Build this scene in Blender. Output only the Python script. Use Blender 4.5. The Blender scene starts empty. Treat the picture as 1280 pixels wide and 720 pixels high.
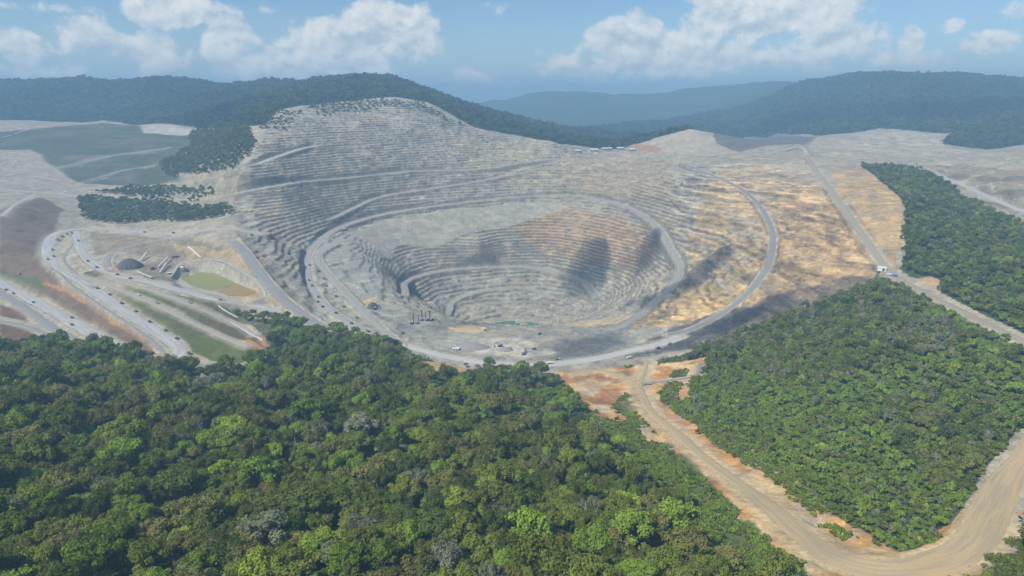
import bpy, bmesh, math, random
import numpy as np
from mathutils import Vector, Matrix
R = math.radians
S = bpy.context.scene
COL = S.collection
rng = np.random.default_rng(7)
random.seed(7)

# ------------------------------------------------------------------ camera, sky, sun, exposure
CAMZ = 700.0
F, UC, VC = 834.0, 640.0, 360.0            # focal length and centre in pixels of a 1280 x 720 frame
PITCH = math.atan(240.0 / F)
SP, CP = math.sin(PITCH), math.cos(PITCH)
cam = bpy.data.objects.new('camera', bpy.data.cameras.new('camera'))
COL.objects.link(cam)
cam.location = (0, 0, CAMZ)
cam.rotation_euler = (R(90) - PITCH, 0, 0)
cam.data.sensor_width = 36
cam.data.lens = F / 1280 * 36
cam.data.clip_start = 1
cam.data.clip_end = 60000
S.camera = cam

SUN_EL, SUN_AZ = R(50), R(-128)            # azimuth measured from +Y towards +X: the sun stands to the left
SDIR = Vector((math.sin(SUN_AZ) * math.cos(SUN_EL), math.cos(SUN_AZ) * math.cos(SUN_EL), math.sin(SUN_EL)))
sun = bpy.data.objects.new('sun', bpy.data.lights.new('sun', 'SUN'))
COL.objects.link(sun)
sun.data.energy = 4.6
sun.data.angle = R(0.5)
sun.data.color = (1.0, 0.94, 0.84)
sun.rotation_euler = (-SDIR).to_track_quat('-Z', 'Y').to_euler()
S.view_settings.view_transform = 'Standard'
S.view_settings.look = 'None'
S.view_settings.exposure = 0.35
S.view_settings.gamma = 1.0
S.view_settings.use_curve_mapping = False
cy = S.cycles
cy.max_bounces = 5; cy.diffuse_bounces = 2; cy.glossy_bounces = 2; cy.transmission_bounces = 3
cy.volume_bounces = 0; cy.transparent_max_bounces = 8
cy.use_denoising = True
HAZE_DENSITY = 1.75e-4
HAZE_COLOR = (0.40, 0.70, 1.0)
SKY_STRENGTH = 0.078


class NT:
    """small node-tree writer"""
    def __init__(self, tree):
        self.t = tree; tree.nodes.clear()
    def n(self, typ, **kw):
        nd = self.t.nodes.new(typ)
        for k, v in kw.items(): setattr(nd, k, v)
        return nd
    def l(self, a, b): self.t.links.new(a, b)
    def put(self, sock, v):
        if isinstance(v, bpy.types.NodeSocket): self.l(v, sock)
        else: sock.default_value = v
    def math(self, op, a, b=0.0, c=0.0, clamp=False):
        nd = self.n('ShaderNodeMath', operation=op, use_clamp=clamp)
        self.put(nd.inputs[0], a); self.put(nd.inputs[1], b)
        if len(nd.inputs) > 2: self.put(nd.inputs[2], c)
        return nd.outputs[0]
    def mix(self, f, a, b, typ='MIX'):
        nd = self.n('ShaderNodeMix', data_type='RGBA', blend_type=typ)
        nd.clamp_factor = True
        self.put(nd.inputs[0], f); self.put(nd.inputs[6], a if isinstance(a, bpy.types.NodeSocket) else tuple(a)[:3] + (1,))
        self.put(nd.inputs[7], b if isinstance(b, bpy.types.NodeSocket) else tuple(b)[:3] + (1,))
        return nd.outputs[2]
    def noise(self, vec, scale, detail=4, rough=0.55, dist=0.0):
        nd = self.n('ShaderNodeTexNoise')
        if vec is not None: self.l(vec, nd.inputs['Vector'])
        nd.inputs['Scale'].default_value = scale; nd.inputs['Detail'].default_value = detail
        nd.inputs['Roughness'].default_value = rough; nd.inputs['Distortion'].default_value = dist
        return nd.outputs['Fac']
    def smooth(self, v, a, b, lo=0.0, hi=1.0):
        nd = self.n('ShaderNodeMapRange', interpolation_type='SMOOTHSTEP')
        self.put(nd.inputs[0], v); nd.inputs[1].default_value = a; nd.inputs[2].default_value = b
        nd.inputs[3].default_value = lo; nd.inputs[4].default_value = hi
        return nd.outputs[0]
    def vscale(self, vec, s):
        nd = self.n('ShaderNodeMapping'); self.l(vec, nd.inputs[0]); nd.inputs['Scale'].default_value = s
        return nd.outputs[0]


# --- world: Nishita sky with cumulus given by direction
def pix_dir(u, v):
    a = math.atan2((u - UC), F * CP + (VC - v) * SP)
    e = math.atan2(-(F * SP - (VC - v) * CP), math.hypot(u - UC, F * CP + (VC - v) * SP))
    return a, e

def make_world():
    w = bpy.data.worlds.new('World'); S.world = w; w.use_nodes = True
    t = NT(w.node_tree)
    sky = t.n('ShaderNodeTexSky', sky_type='NISHITA', sun_disc=False)
    sky.sun_elevation = SUN_EL; sky.sun_rotation = SUN_AZ
    sky.altitude = 600; sky.air_density = 1.0; sky.dust_density = 0.4; sky.ozone_density = 2.0
    co = t.n('ShaderNodeTexCoord').outputs['Generated']
    sx = t.n('ShaderNodeSeparateXYZ'); t.l(co, sx.inputs[0])
    az = t.math('ARCTAN2', sx.outputs[0], sx.outputs[1])
    el = t.math('ARCSINE', sx.outputs[2])
    # (u, v, half width px, half height px, strength)
    clouds = [(212, 12, 60, 30, 1.05), (490, 36, 92, 42, 1.1), (430, 66, 85, 44, 1.05), (365, 88, 110, 30, 0.95),
              (390, 52, 70, 44, 0.85), (105, 47, 64, 30, 0.78), (30, 58, 50, 32, 0.85), (185, 62, 95, 32, 0.75), (275, 48, 60, 40, 0.78),
              (70, 90, 150, 30, 0.6), (810, 62, 125, 50, 1.0), (755, 48, 70, 30, 0.85), (880, 74, 80, 34, 0.85), (965, 12, 130, 46, 1.1), (1010, 30, 90, 40, 0.8),
              (700, 84, 70, 30, 0.72), (610, 96, 110, 22, 0.58), (1050, 48, 80, 34, 0.75), (1140, 50, 20, 20, 0.95), (1235, 52, 36, 22, 1.0),
              (1192, 30, 24, 15, 0.8), (1100, 78, 140, 26, 0.55), (1250, 14, 80, 20, 0.5), (330, 14, 160, 14, 0.5), (950, 60, 200, 40, 0.62), (600, 12, 140, 20, 0.45), (20, 8, 160, 12, 0.5)]
    pxr = 1.0 / F
    cv = t.n('ShaderNodeCombineXYZ'); t.l(az, cv.inputs[0]); t.l(t.math('MULTIPLY', el, 1.25), cv.inputs[1])
    vec = cv.outputs[0]
    wn = t.noise(vec, 13, 8, 0.60, 0.2)
    off = t.n('ShaderNodeVectorMath', operation='ADD'); t.l(vec, off.inputs[0]); off.inputs[1].default_value = (-0.006, 0.012, 0); vec2 = off.outputs[0]
    tot = None
    for (u, v, ru, rv, s) in clouds:
        a, e = pix_dir(u, v)
        ru *= .74; rv *= .78
        dx = t.math('MULTIPLY', t.math('SUBTRACT', az, a), F / ru * 1.0)
        dy = t.math('MULTIPLY', t.math('SUBTRACT', el, e), F / rv * 1.0)
        d2 = t.math('ADD', t.math('MULTIPLY', dx, dx), t.math('MULTIPLY', dy, dy))
        g = t.math('MULTIPLY', t.math('POWER', 2.718, t.math('MULTIPLY', d2, -0.8)), s)
        tot = g if tot is None else t.math('MAXIMUM', tot, g)
    big = t.noise(vec, 9, 4, 0.55)
    field = t.math('ADD', tot, t.math('MULTIPLY', t.math('SUBTRACT', wn, 0.5), 1.9))
    cover = t.math('MULTIPLY', t.smooth(field, 0.42, 0.66), t.smooth(tot, 0.1, 0.75, 0.35, 1.0))
    # thin veil with long streaks
    st = t.noise(t.vscale(vec, (0.35, 2.2, 1)), 14, 5, 0.6)
    veil = t.math('MULTIPLY', t.smooth(st, 0.38, 0.74), 0.28)
    # the clouds' own lit tops and grey bases: brighter towards dense cores and upper rims
    puff = t.noise(vec, 40, 6, 0.62, 0.2)
    up = t.noise(vec2, 13, 8, 0.60, 0.2)
    lum = t.math('ADD', t.math('MULTIPLY', puff, 0.55), t.math('ADD', t.math('MULTIPLY', t.math('SUBTRACT', wn, up), 1.9), 0.44))
    cc = t.mix(t.smooth(lum, 0.38, 1.0), (5.0, 6.0, 6.8), (9.8, 9.7, 9.3))
    skyc = t.mix(1.0, sky.outputs[0], (0.80, 0.98, 1.14), 'MULTIPLY')
    low = t.smooth(el, 0.14, 0.0, 0.0, 0.62)
    skyc = t.mix(low, skyc, (4.6, 6.2, 7.1))
    skyc = t.mix(veil, skyc, (4.4, 5.6, 6.6))
    fin = t.mix(t.math('MULTIPLY', cover, 0.86), skyc, cc)
    bg = t.n('ShaderNodeBackground'); t.l(fin, bg.inputs[0]); bg.inputs[1].default_value = SKY_STRENGTH
    out = t.n('ShaderNodeOutputWorld'); t.l(bg.outputs[0], out.inputs[0])
make_world()

# ------------------------------------------------------------------ helpers
def tb(v):
    w = VC - v
    return (F * SP - w * CP) / (F * CP + w * SP)

def P(u, v, z):                     # point of pixel (u,v) at height z relative to the camera (z<0)
    Y = -z / tb(v)
    return (Y * (u - UC) / (F * CP + (VC - v) * SP), Y, z)

def PY(u, v, Y):                    # point of pixel (u,v) at distance Y
    return (Y * (u - UC) / (F * CP + (VC - v) * SP), Y, -Y * tb(v))

def _h(ix, iy, seed):
    n = (ix.astype(np.int64) * 374761393 + iy.astype(np.int64) * 668265263 + seed * 974711) & 0xffffffff
    n = ((n ^ (n >> 13)) * 1274126177) & 0xffffffff
    return ((n ^ (n >> 16)) & 0xffff) / 65535.0

def vnoise(x, y, seed=0):
    ix = np.floor(x); iy = np.floor(y); fx = x - ix; fy = y - iy
    fx = fx * fx * (3 - 2 * fx); fy = fy * fy * (3 - 2 * fy)
    a = _h(ix, iy, seed); b = _h(ix + 1, iy, seed); c = _h(ix, iy + 1, seed); d = _h(ix + 1, iy + 1, seed)
    return (a + (b - a) * fx) * (1 - fy) + (c + (d - c) * fx) * fy

def fbm(x, y, scale, octv=4, seed=0, gain=0.5):
    s = 0.0; a = 1.0; t = 0.0
    for o in range(octv):
        s = s + a * (vnoise(x / scale + 17.3 * o, y / scale + 9.1 * o, seed + o) * 2 - 1); t += a
        a *= gain; scale *= 0.5
    return s / t

def sstep(a, b, v):
    t = np.clip((v - a) / (b - a), 0, 1); return t * t * (3 - 2 * t)

# ------------------------------------------------------------------ terrain: control lines -> height field
CT = []
def line(*pts, sp=None):
    for (a, b) in zip(pts[:-1], pts[1:]):
        a = np.array(a, float); b = np.array(b, float)
        d = np.hypot(*(b - a)[:2]); st = sp or (40 + 0.035 * a[1]); n = max(1, int(round(d / st)))
        for i in range(n): CT.append(a + (b - a) * i / n)
    CT.append(np.array(pts[-1], float))
def pts(*p):
    for q in p: CT.append(np.array(q, float))
def canopy(*p, h=18):
    for (u, v, z) in p:
        x, y, zz = P(u, v, z); CT.append(np.array((x, y, zz - h), float))

# near hill under and before the camera
pts((0, 0, -242), (-500, 0, -225), (500, 0, -262), (-1200, 0, -235), (1200, 0, -240), (0, -300, -235), (-1200, -300, -230), (1200, -300, -230),
    (-900, 350, -262), (-1400, 400, -265), (-1300, 750, -330), (-2200, 300, -260), (900, 300, -275), (1500, 300, -250), (2400, 300, -240), (800, 150, -262))
canopy((0, 720, -236), (200, 720, -247), (400, 720, -252), (640, 720, -260), (820, 720, -272),
       (0, 600, -264), (200, 600, -278), (400, 600, -288), (620, 600, -292), (800, 630, -290),
       (0, 500, -296), (200, 500, -318), (400, 500, -335), (580, 520, -330), (720, 570, -322), (840, 640, -300),
       (420, 450, -374), (500, 472, -374), (600, 492, -364), (690, 505, -382), (740, 530, -388), (330, 410, -412))
canopy((0, 438, -330), (60, 426, -332), (140, 434, -340), (200, 460, -362), (290, 470, -374), (345, 455, -385),
       (300, 388, -413), (400, 410, -407), (480, 428, -408), (560, 452, -408), (620, 462, -402), (680, 472, -406), h=29)
# bare gully and sand road on the right
line(P(760, 470, -434), P(800, 500, -418), P(820, 530, -402), P(860, 560, -387), P(900, 590, -372), P(950, 620, -354), P(1000, 655, -338),
     P(1050, 693, -322), P(1120, 712, -312))
line(P(1120, 712, -312), P(1200, 685, -318), P(1240, 625, -330), P(1280, 570, -340))
pts(P(1000, 719, -309), P(1280, 719, -300), P(1280, 640, -322), P(720, 490, -428), P(850, 470, -428), P(760, 500, -417), P(770, 540, -400), P(880, 620, -362), P(930, 680, -335))
# right forest block
canopy((1000, 450, -368), (1150, 430, -318), (1250, 450, -305), (1000, 520, -362), (1150, 520, -332), (1270, 520, -326), (1000, 590, -350),
       (1100, 600, -332), (1100, 655, -328), (1200, 600, -330), (920, 500, -382), (900, 450, -402), (960, 560, -362), h=12)
line(P(868, 432, -430), P(960, 402, -396), P(1030, 377, -364), P(1095, 350, -337))
line(P(1110, 340, -329), P(1135, 355, -326), P(1160, 365, -323), P(1200, 388, -318), P(1280, 428, -310))
# upper right forest and dump slopes
canopy((1150, 320, -306), (1280, 380, -296), (1200, 280, -276), (1280, 320, -262), (1090, 207, -216), (1180, 240, -246), (1280, 282, -258), (1140, 285, -268), h=12)
line(P(1160, 215, -246), P(1200, 231, -258), P(1280, 268, -280))
line(P(1280, 240, -232), P(1200, 212, -214), P(1100, 192, -206))
pts(P(1280, 192, -186), P(1280, 215, -205), P(1230, 200, -196))
# right rim and road on it
line(P(1010, 195, -210), P(1022, 215, -230), P(1040, 240, -252), P(1075, 290, -290), P(1110, 335, -320))
line(P(1075, 205, -216), P(1105, 230, -230), P(1132, 258, -246), P(1126, 310, -286))
# ramp in the right wall
line(P(880, 215, -238), P(940, 250, -290), P(965, 290, -334), P(960, 330, -367), P(940, 360, -397), P(900, 400, -430))
# ring road
RING = [P(838, 358, -446), P(850, 335, -438), P(836, 308, -410), P(820, 282, -380), P(780, 258, -358), P(720, 245, -349), P(640, 247, -352), P(560, 256, -362),
        P(480, 268, -375), P(420, 285, -392), P(388, 310, -405), P(395, 340, -415), P(405, 375, -424), P(440, 405, -431), P(500, 430, -436), P(560, 446, -437),
        P(640, 456, -437), P(700, 455, -437), P(780, 440, -437)]
line(*RING)
pts(P(840, 425, -437), P(700, 430, -440), P(600, 425, -440), P(780, 415, -438))
# rim, left and far
line(P(390, 395, -425), P(350, 365, -400), P(320, 330, -372), P(300, 295, -338), PY(290, 265, 1880), PY(294, 235, 1985), PY(308, 205, 2060), PY(320, 180, 2180),
     PY(335, 152, 2430), PY(355, 138, 2660), PY(420, 128, 2900), PY(490, 121, 3060), PY(535, 130, 3080), PY(590, 158, 3000), PY(650, 170, 2950), PY(690, 176, 2900),
     P(760, 190, -230), P(830, 196, -236), P(880, 206, -240))
# second level lip and the inner pit
line(P(455, 318, -417), P(480, 345, -432), P(510, 385, -440), P(570, 405, -442), P(640, 410, -444), P(720, 409, -443), P(770, 408, -445), P(830, 406, -440))
pts(P(800, 386, -492), P(826, 368, -462), P(820, 398, -455))
pts(P(440, 300, -399), P(450, 340, -425), P(470, 380, -436), P(530, 410, -440), P(560, 290, -430))
line(P(505, 355, -520), P(540, 340, -522), P(620, 333, -528), P(680, 335, -532), P(720, 350, -545), P(760, 372, -560))
pts(P(580, 395, -600), P(640, 400, -622), P(700, 398, -606), P(530, 380, -570), P(640, 375, -590), P(600, 360, -565),
    (0, 1740, -626), (-110, 1730, -620), (90, 1740, -624), (0, 1640, -612), (-120, 1600, -560), (110, 1600, -560), (0, 1500, -540),
    P(800, 330, -475), P(790, 362, -508), P(760, 385, -530), P(760, 300, -438), P(700, 290, -440), P(600, 300, -445))
# left haul roads and terraces
line(P(95, 288, -360), P(60, 305, -372), P(65, 325, -380), P(100, 350, -392), P(150, 385, -410), P(200, 420, -428), P(230, 440, -436), P(215, 452, -440), P(170, 442, -440),
     P(100, 405, -438), P(50, 378, -434), P(0, 352, -430))
pts(P(0, 420, -436), P(60, 412, -437), P(260, 455, -439), P(150, 418, -426), P(100, 385, -420), P(50, 350, -408))
line(P(100, 310, -370), P(125, 335, -382), P(165, 350, -388), P(230, 368, -398), P(300, 390, -414), P(345, 402, -426))
pts(P(258, 347, -405), P(200, 330, -388), P(330, 440, -436), P(220, 312, -372), P(270, 320, -376), P(150, 320, -376))
line(P(110, 286, -358), P(180, 290, -356), P(240, 297, -352), P(290, 308, -350))
line(P(0, 262, -300), P(50, 247, -302), P(80, 262, -330))
pts(P(20, 300, -350), P(40, 340, -404), P(0, 330, -400))
line(P(0, 238, -312), P(60, 241, -314), P(110, 247, -320), P(200, 249, -318), P(290, 246, -294))
pts(P(120, 262, -334), P(200, 270, -336), P(270, 264, -326))
line(P(100, 238, -316), P(200, 232, -291), P(260, 225, -255), PY(298, 213, 2010))
line(P(100, 228, -311), P(210, 222, -284))
line(P(0, 150, -118), P(60, 158, -146), P(130, 155, -137), PY(240, 161, 3050))
pts(P(0, 190, -232), P(100, 190, -226), P(200, 190, -226), PY(270, 190, 2330), PY(240, 205, 2300), P(20, 215, -292))
# left hill
line(PY(-160, 115, 4600), PY(0, 109, 4600), PY(40, 106, 4600), PY(100, 105, 4600), PY(180, 100, 4500), PY(250, 106, 4500), PY(330, 109, 4300), PY(400, 103, 3900), PY(450, 100, 3750), PY(490, 100, 3700),
     PY(530, 114, 3700), PY(580, 135, 3700), PY(640, 154, 3600), PY(690, 167, 3500), PY(740, 182, 3400))
pts(PY(0, 152, 3700), PY(100, 157, 3700), PY(200, 160, 3600), PY(290, 160, 2680), PY(240, 130, 3900), PY(100, 130, 4100), PY(325, 128, 2980))
# valley, far ridges
pts(PY(760, 178, 3700), PY(730, 168, 5000), PY(600, 162, 6000), PY(500, 165, 5200), (-3000, 6200, -260), (-1800, 5600, -260), (-5000, 6500, -250), (-6000, 3000, -200), (-6000, 5000, 60),
    (-4000, 1500, -330), (-3000, 900, -300))
line(PY(560, 138, 9000), PY(620, 126, 9000), PY(680, 114, 9000), PY(740, 117, 9000), PY(800, 121, 9000), PY(850, 113, 8700), PY(920, 106, 8300), PY(1000, 103, 7500))
line(PY(1000, 106, 6000), PY(1050, 102, 5500), PY(1110, 97, 5200), PY(1150, 100, 5100), PY(1200, 98, 5000), PY(1240, 105, 4800), PY(1290, 117, 4500), PY(1400, 120, 4300))
line(PY(800, 150, 7000), PY(880, 140, 6400), PY(950, 135, 5800))
pts(PY(1000, 165, 4100), PY(1100, 163, 3700), PY(1180, 166, 3400), PY(1230, 187, 2950), PY(1280, 187, 2700), PY(1280, 150, 3300), PY(1210, 172, 3100), PY(900, 168, 4600), PY(820, 172, 4600),
    (3500, 1800, -180), (5000, 3500, -50), (3200, 1000, -230), (6000, 6000, -100), (2000, 7500, -120), (4500, 8500, -150))
# stockpile hill and pale ground
line(PY(780, 187, 2980), PY(820, 172, 3000), PY(860, 160, 3000), PY(930, 173, 3000), PY(960, 180, 3100))
pts(P(900, 196, -226), PY(980, 170, 3600), P(1000, 180, -206), P(1100, 175, -201), P(1180, 186, -212), P(960, 190, -216), PY(800, 176, 3300))
for xx in (-9500, -6000, -3000, 0, 3000, 6000, 9500):
    pts((xx, 14000, -300), (xx, 11500, -280))
for yy in (-1200, 3000, 8000): pts((-9500, yy, -260), (9500, yy, -220))
for xx in (-6000, -3000, 0, 3000, 6000): pts((xx, -1200, -240))

def axis(lo, c0, steps, hi, g):
    a = [c0]; s = steps[0][1]
    for (to, st) in steps:
        while a[-1] < to: a.append(a[-1] + st)
    s = steps[-1][1]
    while a[-1] < hi: s *= g; a.append(a[-1] + s)
    b = [c0]; s = steps[0][1]
    while b[-1] > lo: s *= g; b.append(b[-1] - s)
    return np.array(b[:0:-1] + a)
X = axis(-9400, -980, [(1150, 2.7)], 9400, 1.016)
Y = axis(-1100, 340, [(900, 2.5), (2300, 2.7), (3100, 4.0)], 13900, 1.013)
Y[0] = -1100

def solve():
    c = np.array(CT)
    # merge points that nearly coincide
    keep = []
    for p in c:
        if all((p[0] - q[0]) ** 2 + (p[1] - q[1]) ** 2 > 14 ** 2 for q in keep[-400:]): keep.append(p)
    c = np.array(keep); n = len(c)
    d = np.sqrt((c[:, None, 0] - c[None, :, 0]) ** 2 + (c[:, None, 1] - c[None, :, 1]) ** 2)
    A = np.zeros((n + 1, n + 1)); A[:n, :n] = -d + np.eye(n) * 6.0; A[n, :n] = 1; A[:n, n] = 1
    w = np.linalg.solve(A, np.concatenate([c[:, 2], [0]]))
    xi = np.unique(np.append(np.arange(0, len(X), 4), len(X) - 1)); yi = np.unique(np.append(np.arange(0, len(Y), 4), len(Y) - 1))
    gx, gy = np.meshgrid(X[xi], Y[yi]); gx = gx.ravel().astype(np.float32); gy = gy.ravel().astype(np.float32)
    out = np.zeros(len(gx))
    for i in range(0, len(gx), 20000):
        dd = np.sqrt((gx[i:i + 20000, None] - c[None, :, 0].astype(np.float32)) ** 2 + (gy[i:i + 20000, None] - c[None, :, 1].astype(np.float32)) ** 2)
        out[i:i + 20000] = -dd @ w[:n].astype(np.float32) + w[n]
    Zc = out.reshape(len(yi), len(xi))
    T = np.array([np.interp(X, X[xi], r) for r in Zc])
    return np.array([np.interp(Y, Y[yi], T[:, j]) for j in range(len(X))]).T
Z = solve()                                   # Z[iy, ix], relative to the camera

def blur(a, n):
    for _ in range(n):
        p = np.pad(a, ((0, 0), (2, 2)), 'edge'); a = (p[:, :-4] + 2 * p[:, 1:-3] + 3 * p[:, 2:-2] + 2 * p[:, 3:-1] + p[:, 4:]) / 9
        p = np.pad(a, ((2, 2), (0, 0)), 'edge'); a = (p[:-4] + 2 * p[1:-3] + 3 * p[2:-2] + 2 * p[3:-1] + p[4:]) / 9
    return a
Z = blur(Z, 3)
GX, GY = np.meshgrid(X, Y)

def zat(x, y, A=None):
    A = Z if A is None else A
    x = np.asarray(x, float); y = np.asarray(y, float)
    i = np.clip(np.searchsorted(X, x) - 1, 0, len(X) - 2); j = np.clip(np.searchsorted(Y, y) - 1, 0, len(Y) - 2)
    fx = np.clip((x - X[i]) / (X[i + 1] - X[i]), 0, 1); fy = np.clip((y - Y[j]) / (Y[j + 1] - Y[j]), 0, 1)
    return (A[j, i] * (1 - fx) + A[j, i + 1] * fx) * (1 - fy) + (A[j + 1, i] * (1 - fx) + A[j + 1, i + 1] * fx) * fy

def hit(u, v, lift=0.0, ymin=260.0):          # where the pixel's ray meets the ground
    ys = np.concatenate([np.arange(ymin, 2600, 3.0), np.arange(2600, 13000, 12.0)])
    xs = ys * (u - UC) / (F * CP + (VC - v) * SP)
    zr = -ys * tb(v); zt = zat(xs, ys) + lift
    k = np.argmax(zr <= zt)
    if zr[k] > zt[k]: k = len(ys) - 1
    if k > 0:
        a0 = zr[k - 1] - zt[k - 1]; a1 = zr[k] - zt[k]; f = a0 / max(a0 - a1, 1e-6)
        y = ys[k - 1] + f * (ys[k] - ys[k - 1])
    else: y = ys[0]
    x = y * (u - UC) / (F * CP + (VC - v) * SP)
    return np.array((x, y, float(zat(x, y))))

Z0 = Z.copy()
def poly_world(uv):
    return np.array([hit(u, v)[:2] for (u, v) in uv])

def inside(px, py, poly):
    r = np.zeros(px.shape, bool); n = len(poly); j = n - 1
    for i in range(n):
        xi, yi = poly[i]; xj, yj = poly[j]
        if yi != yj:
            c = ((yi > py) != (yj > py)) & (px < (xj - xi) * (py - yi) / (yj - yi) + xi)
            r ^= c
        j = i
    return r

WNX = fbm(GX, GY, 60, 5, 11, 0.68) * 1.2; WNY = fbm(GX, GY, 60, 5, 23, 0.68) * 1.2
def region(uv, warp=6.0, world=False):
    """boolean mask over the terrain grid of an outlined patch of ground"""
    p = np.array(uv, float) if world else poly_world(uv)
    m = np.zeros(Z.shape, bool)
    i0, i1 = np.searchsorted(X, p[:, 0].min() - 30), np.searchsorted(X, p[:, 0].max() + 30)
    j0, j1 = np.searchsorted(Y, p[:, 1].min() - 30), np.searchsorted(Y, p[:, 1].max() + 30)
    sl = (slice(j0, j1), slice(i0, i1))
    m[sl] = inside(GX[sl] + WNX[sl] * warp * 2, GY[sl] + WNY[sl] * warp * 2, p)
    return m

# ------------------------------------------------------------------ relief: hills, benches, gullies
hill = sstep(3050, 3700, GY + np.where(GX < -600, 250, 0)) * sstep(-230, -120, Z + 30)
farw = sstep(3300, 4200, GY)
rid = 1 - np.abs(fbm(GX, GY, 620, 5, 41))
Z = Z + farw * ((rid - 0.75) * 105 + fbm(GX, GY, 240, 4, 51) * 16)
nearw = 1 - sstep(2600, 3300, GY)
Z = Z + fbm(GX, GY, 180, 4, 61) * 4.0 * nearw

pit_poly = [(392, 400), (350, 366), (318, 330), (298, 292), (288, 262), (296, 232), (312, 205), (325, 178), (338, 150), (360, 138), (420, 129), (490, 123), (535, 131), (590, 159),
            (650, 171), (690, 178), (760, 191), (830, 197), (880, 206), (960, 205), (1008, 200), (1040, 240), (1075, 290), (1105, 335), (1095, 352), (1030, 378), (960, 404), (868, 434),
            (780, 445), (640, 462), (560, 452), (480, 430)]
PIT = region(pit_poly, 3)
right_wall = region([(870, 208), (960, 205), (1008, 200), (1075, 205), (1132, 258), (1125, 310), (1105, 338), (1030, 378), (960, 404), (868, 434), (800, 425), (770, 408), (780, 380), (835, 345), (850, 300), (835, 240)], 10)
near_bench = region([(392, 400), (380, 300), (440, 290), (470, 310), (480, 345), (510, 385), (570, 405), (640, 410), (720, 409), (780, 408), (850, 407), (890, 415), (868, 434), (780, 450), (640, 465), (560, 455), (480, 432)], 4)
scree = region([(430, 290), (480, 274), (560, 262), (640, 254), (700, 252), (700, 262), (620, 285), (540, 310), (500, 305), (455, 320)], 5)
tm = PIT.astype(float)
tm[near_bench] = 0.0
tm[scree] *= 0.1
tm[right_wall & PIT] *= 0.8
tm = blur(tm, 2)
ZB = np.where(blur((right_wall & PIT).astype(float), 1) > .5, 9.5, 7.8)
zt = Z + fbm(GX, GY, 140, 4, 71) * 9.0 + fbm(GX, GY, 30, 3, 73) * 3.0 + fbm(GX, GY, 8, 1, 77) * 0.8
k = np.floor(zt / ZB); f = zt / ZB - k
fl = 0.58 + 0.10 * fbm(GX, GY, 60, 2, 78)
fl = np.where(right_wall, fl - .12, fl)
prof = np.where(f < fl, 0.12 * f / fl, 0.12 + 0.88 * np.clip((f - fl) / (1 - fl), 0, 1))
spill = sstep(0.05, 0.5, fbm(GX, GY, 55, 4, 79)) * np.where(right_wall, 0.4, 0.7)
Zt = (ZB * (k + prof)) * (1 - spill) + zt * spill + fbm(GX, GY, 11, 2, 75) * 1.0
Z = Z * (1 - tm) + Zt * tm
# eroded chutes on the right wall and rough ground in the bare parts
chute = 1 - np.abs(fbm(GX * 0.8 + GY * 0.6, (GY * 0.8 - GX * 0.6) * 0.35, 46, 4, 81))
Z = Z + blur((right_wall & PIT).astype(float), 2) * (chute - 0.75) * 11
# ridge-shaped steps of the grassy dump and of the other dumps
fm = blur(region([(900, 200), (960, 190), (1010, 183), (1100, 163), (1190, 170), (1200, 196), (1285, 190), (1285, 262), (1160, 213), (1075, 203), (1010, 200)], 4).astype(float), 2)
zt = Z + fbm(GX, GY, 160, 4, 171) * 9
k = np.floor(zt / 12); f = zt / 12 - k
Z = Z * (1 - fm) + (12 * (k + np.where(f < .6, .06 * f / .6, .06 + .94 * (f - .6) / .4)) + fbm(GX, GY, 40, 4, 173) * 3) * fm
dump = region([(-20, 166), (60, 159), (130, 153), (240, 160), (240, 185), (205, 205), (225, 222), (100, 229), (62, 205), (40, 186), (-20, 186)], 4)
dm = blur(dump.astype(float), 2)
k = np.floor(Z / 34); f = Z / 34 - k
Z = Z * (1 - dm) + (34 * (k + np.where(f < 0.25, 0.05 * f / 0.25, 0.05 + 0.95 * (f - 0.25) / 0.75))) * dm
terr = region([(100, 345), (125, 335), (165, 350), (230, 368), (300, 390), (345, 405), (335, 440), (290, 455), (240, 440), (200, 415), (150, 383)], 2)
gully = region([(700, 465), (880, 445), (860, 500), (840, 520), (960, 560), (1000, 610), (1040, 650), (1150, 690), (1220, 640), (1280, 560), (1280, 720), (1000, 720), (900, 620), (800, 545), (740, 520)], 8)
nb = blur(near_bench.astype(float), 3)
zt = Z + fbm(GX, GY, 60, 4, 181) * 5
k = np.floor(zt / 7); f = zt / 7 - k
Z = Z * (1 - nb * .8) + (7 * (k + np.where(f < .8, .1 * f / .8, .1 + .9 * (f - .8) / .2))) * nb * .8 + nb * (fbm(GX, GY, 20, 4, 183) * 1.5 + 3.0 * sstep(.35, .6, fbm(GX, GY, 38, 4, 185)))
bare = gully | region([(0, 240), (100, 240), (300, 300), (400, 400), (330, 445), (200, 470), (0, 440)], 2)
Z = Z + blur(bare.astype(float), 2) * (fbm(GX, GY, 30, 4, 91) * 1.6)
gl = 1 - np.abs(fbm(GX, GY, 32, 4, 95))
Z = Z + blur(gully.astype(float), 3) * (gl - 0.75) * 8

# ------------------------------------------------------------------ roads: cut into the relief, laid as strips
def catmull(p, step):
    p = np.array(p, float); out = []
    q = np.vstack([2 * p[0] - p[1], p, 2 * p[-1] - p[-2]])
    for i in range(1, len(q) - 2):
        n = max(2, int(np.hypot(*(q[i + 1] - q[i])[:2]) / step))
        for t in np.arange(n) / n:
            out.append(0.5 * ((2 * q[i]) + (q[i + 1] - q[i - 1]) * t + (2 * q[i - 1] - 5 * q[i] + 4 * q[i + 1] - q[i + 2]) * t * t + (3 * q[i] - q[i - 1] - 3 * q[i + 1] + q[i + 2]) * t ** 3))
    out.append(q[-2]); return np.array(out)

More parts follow.
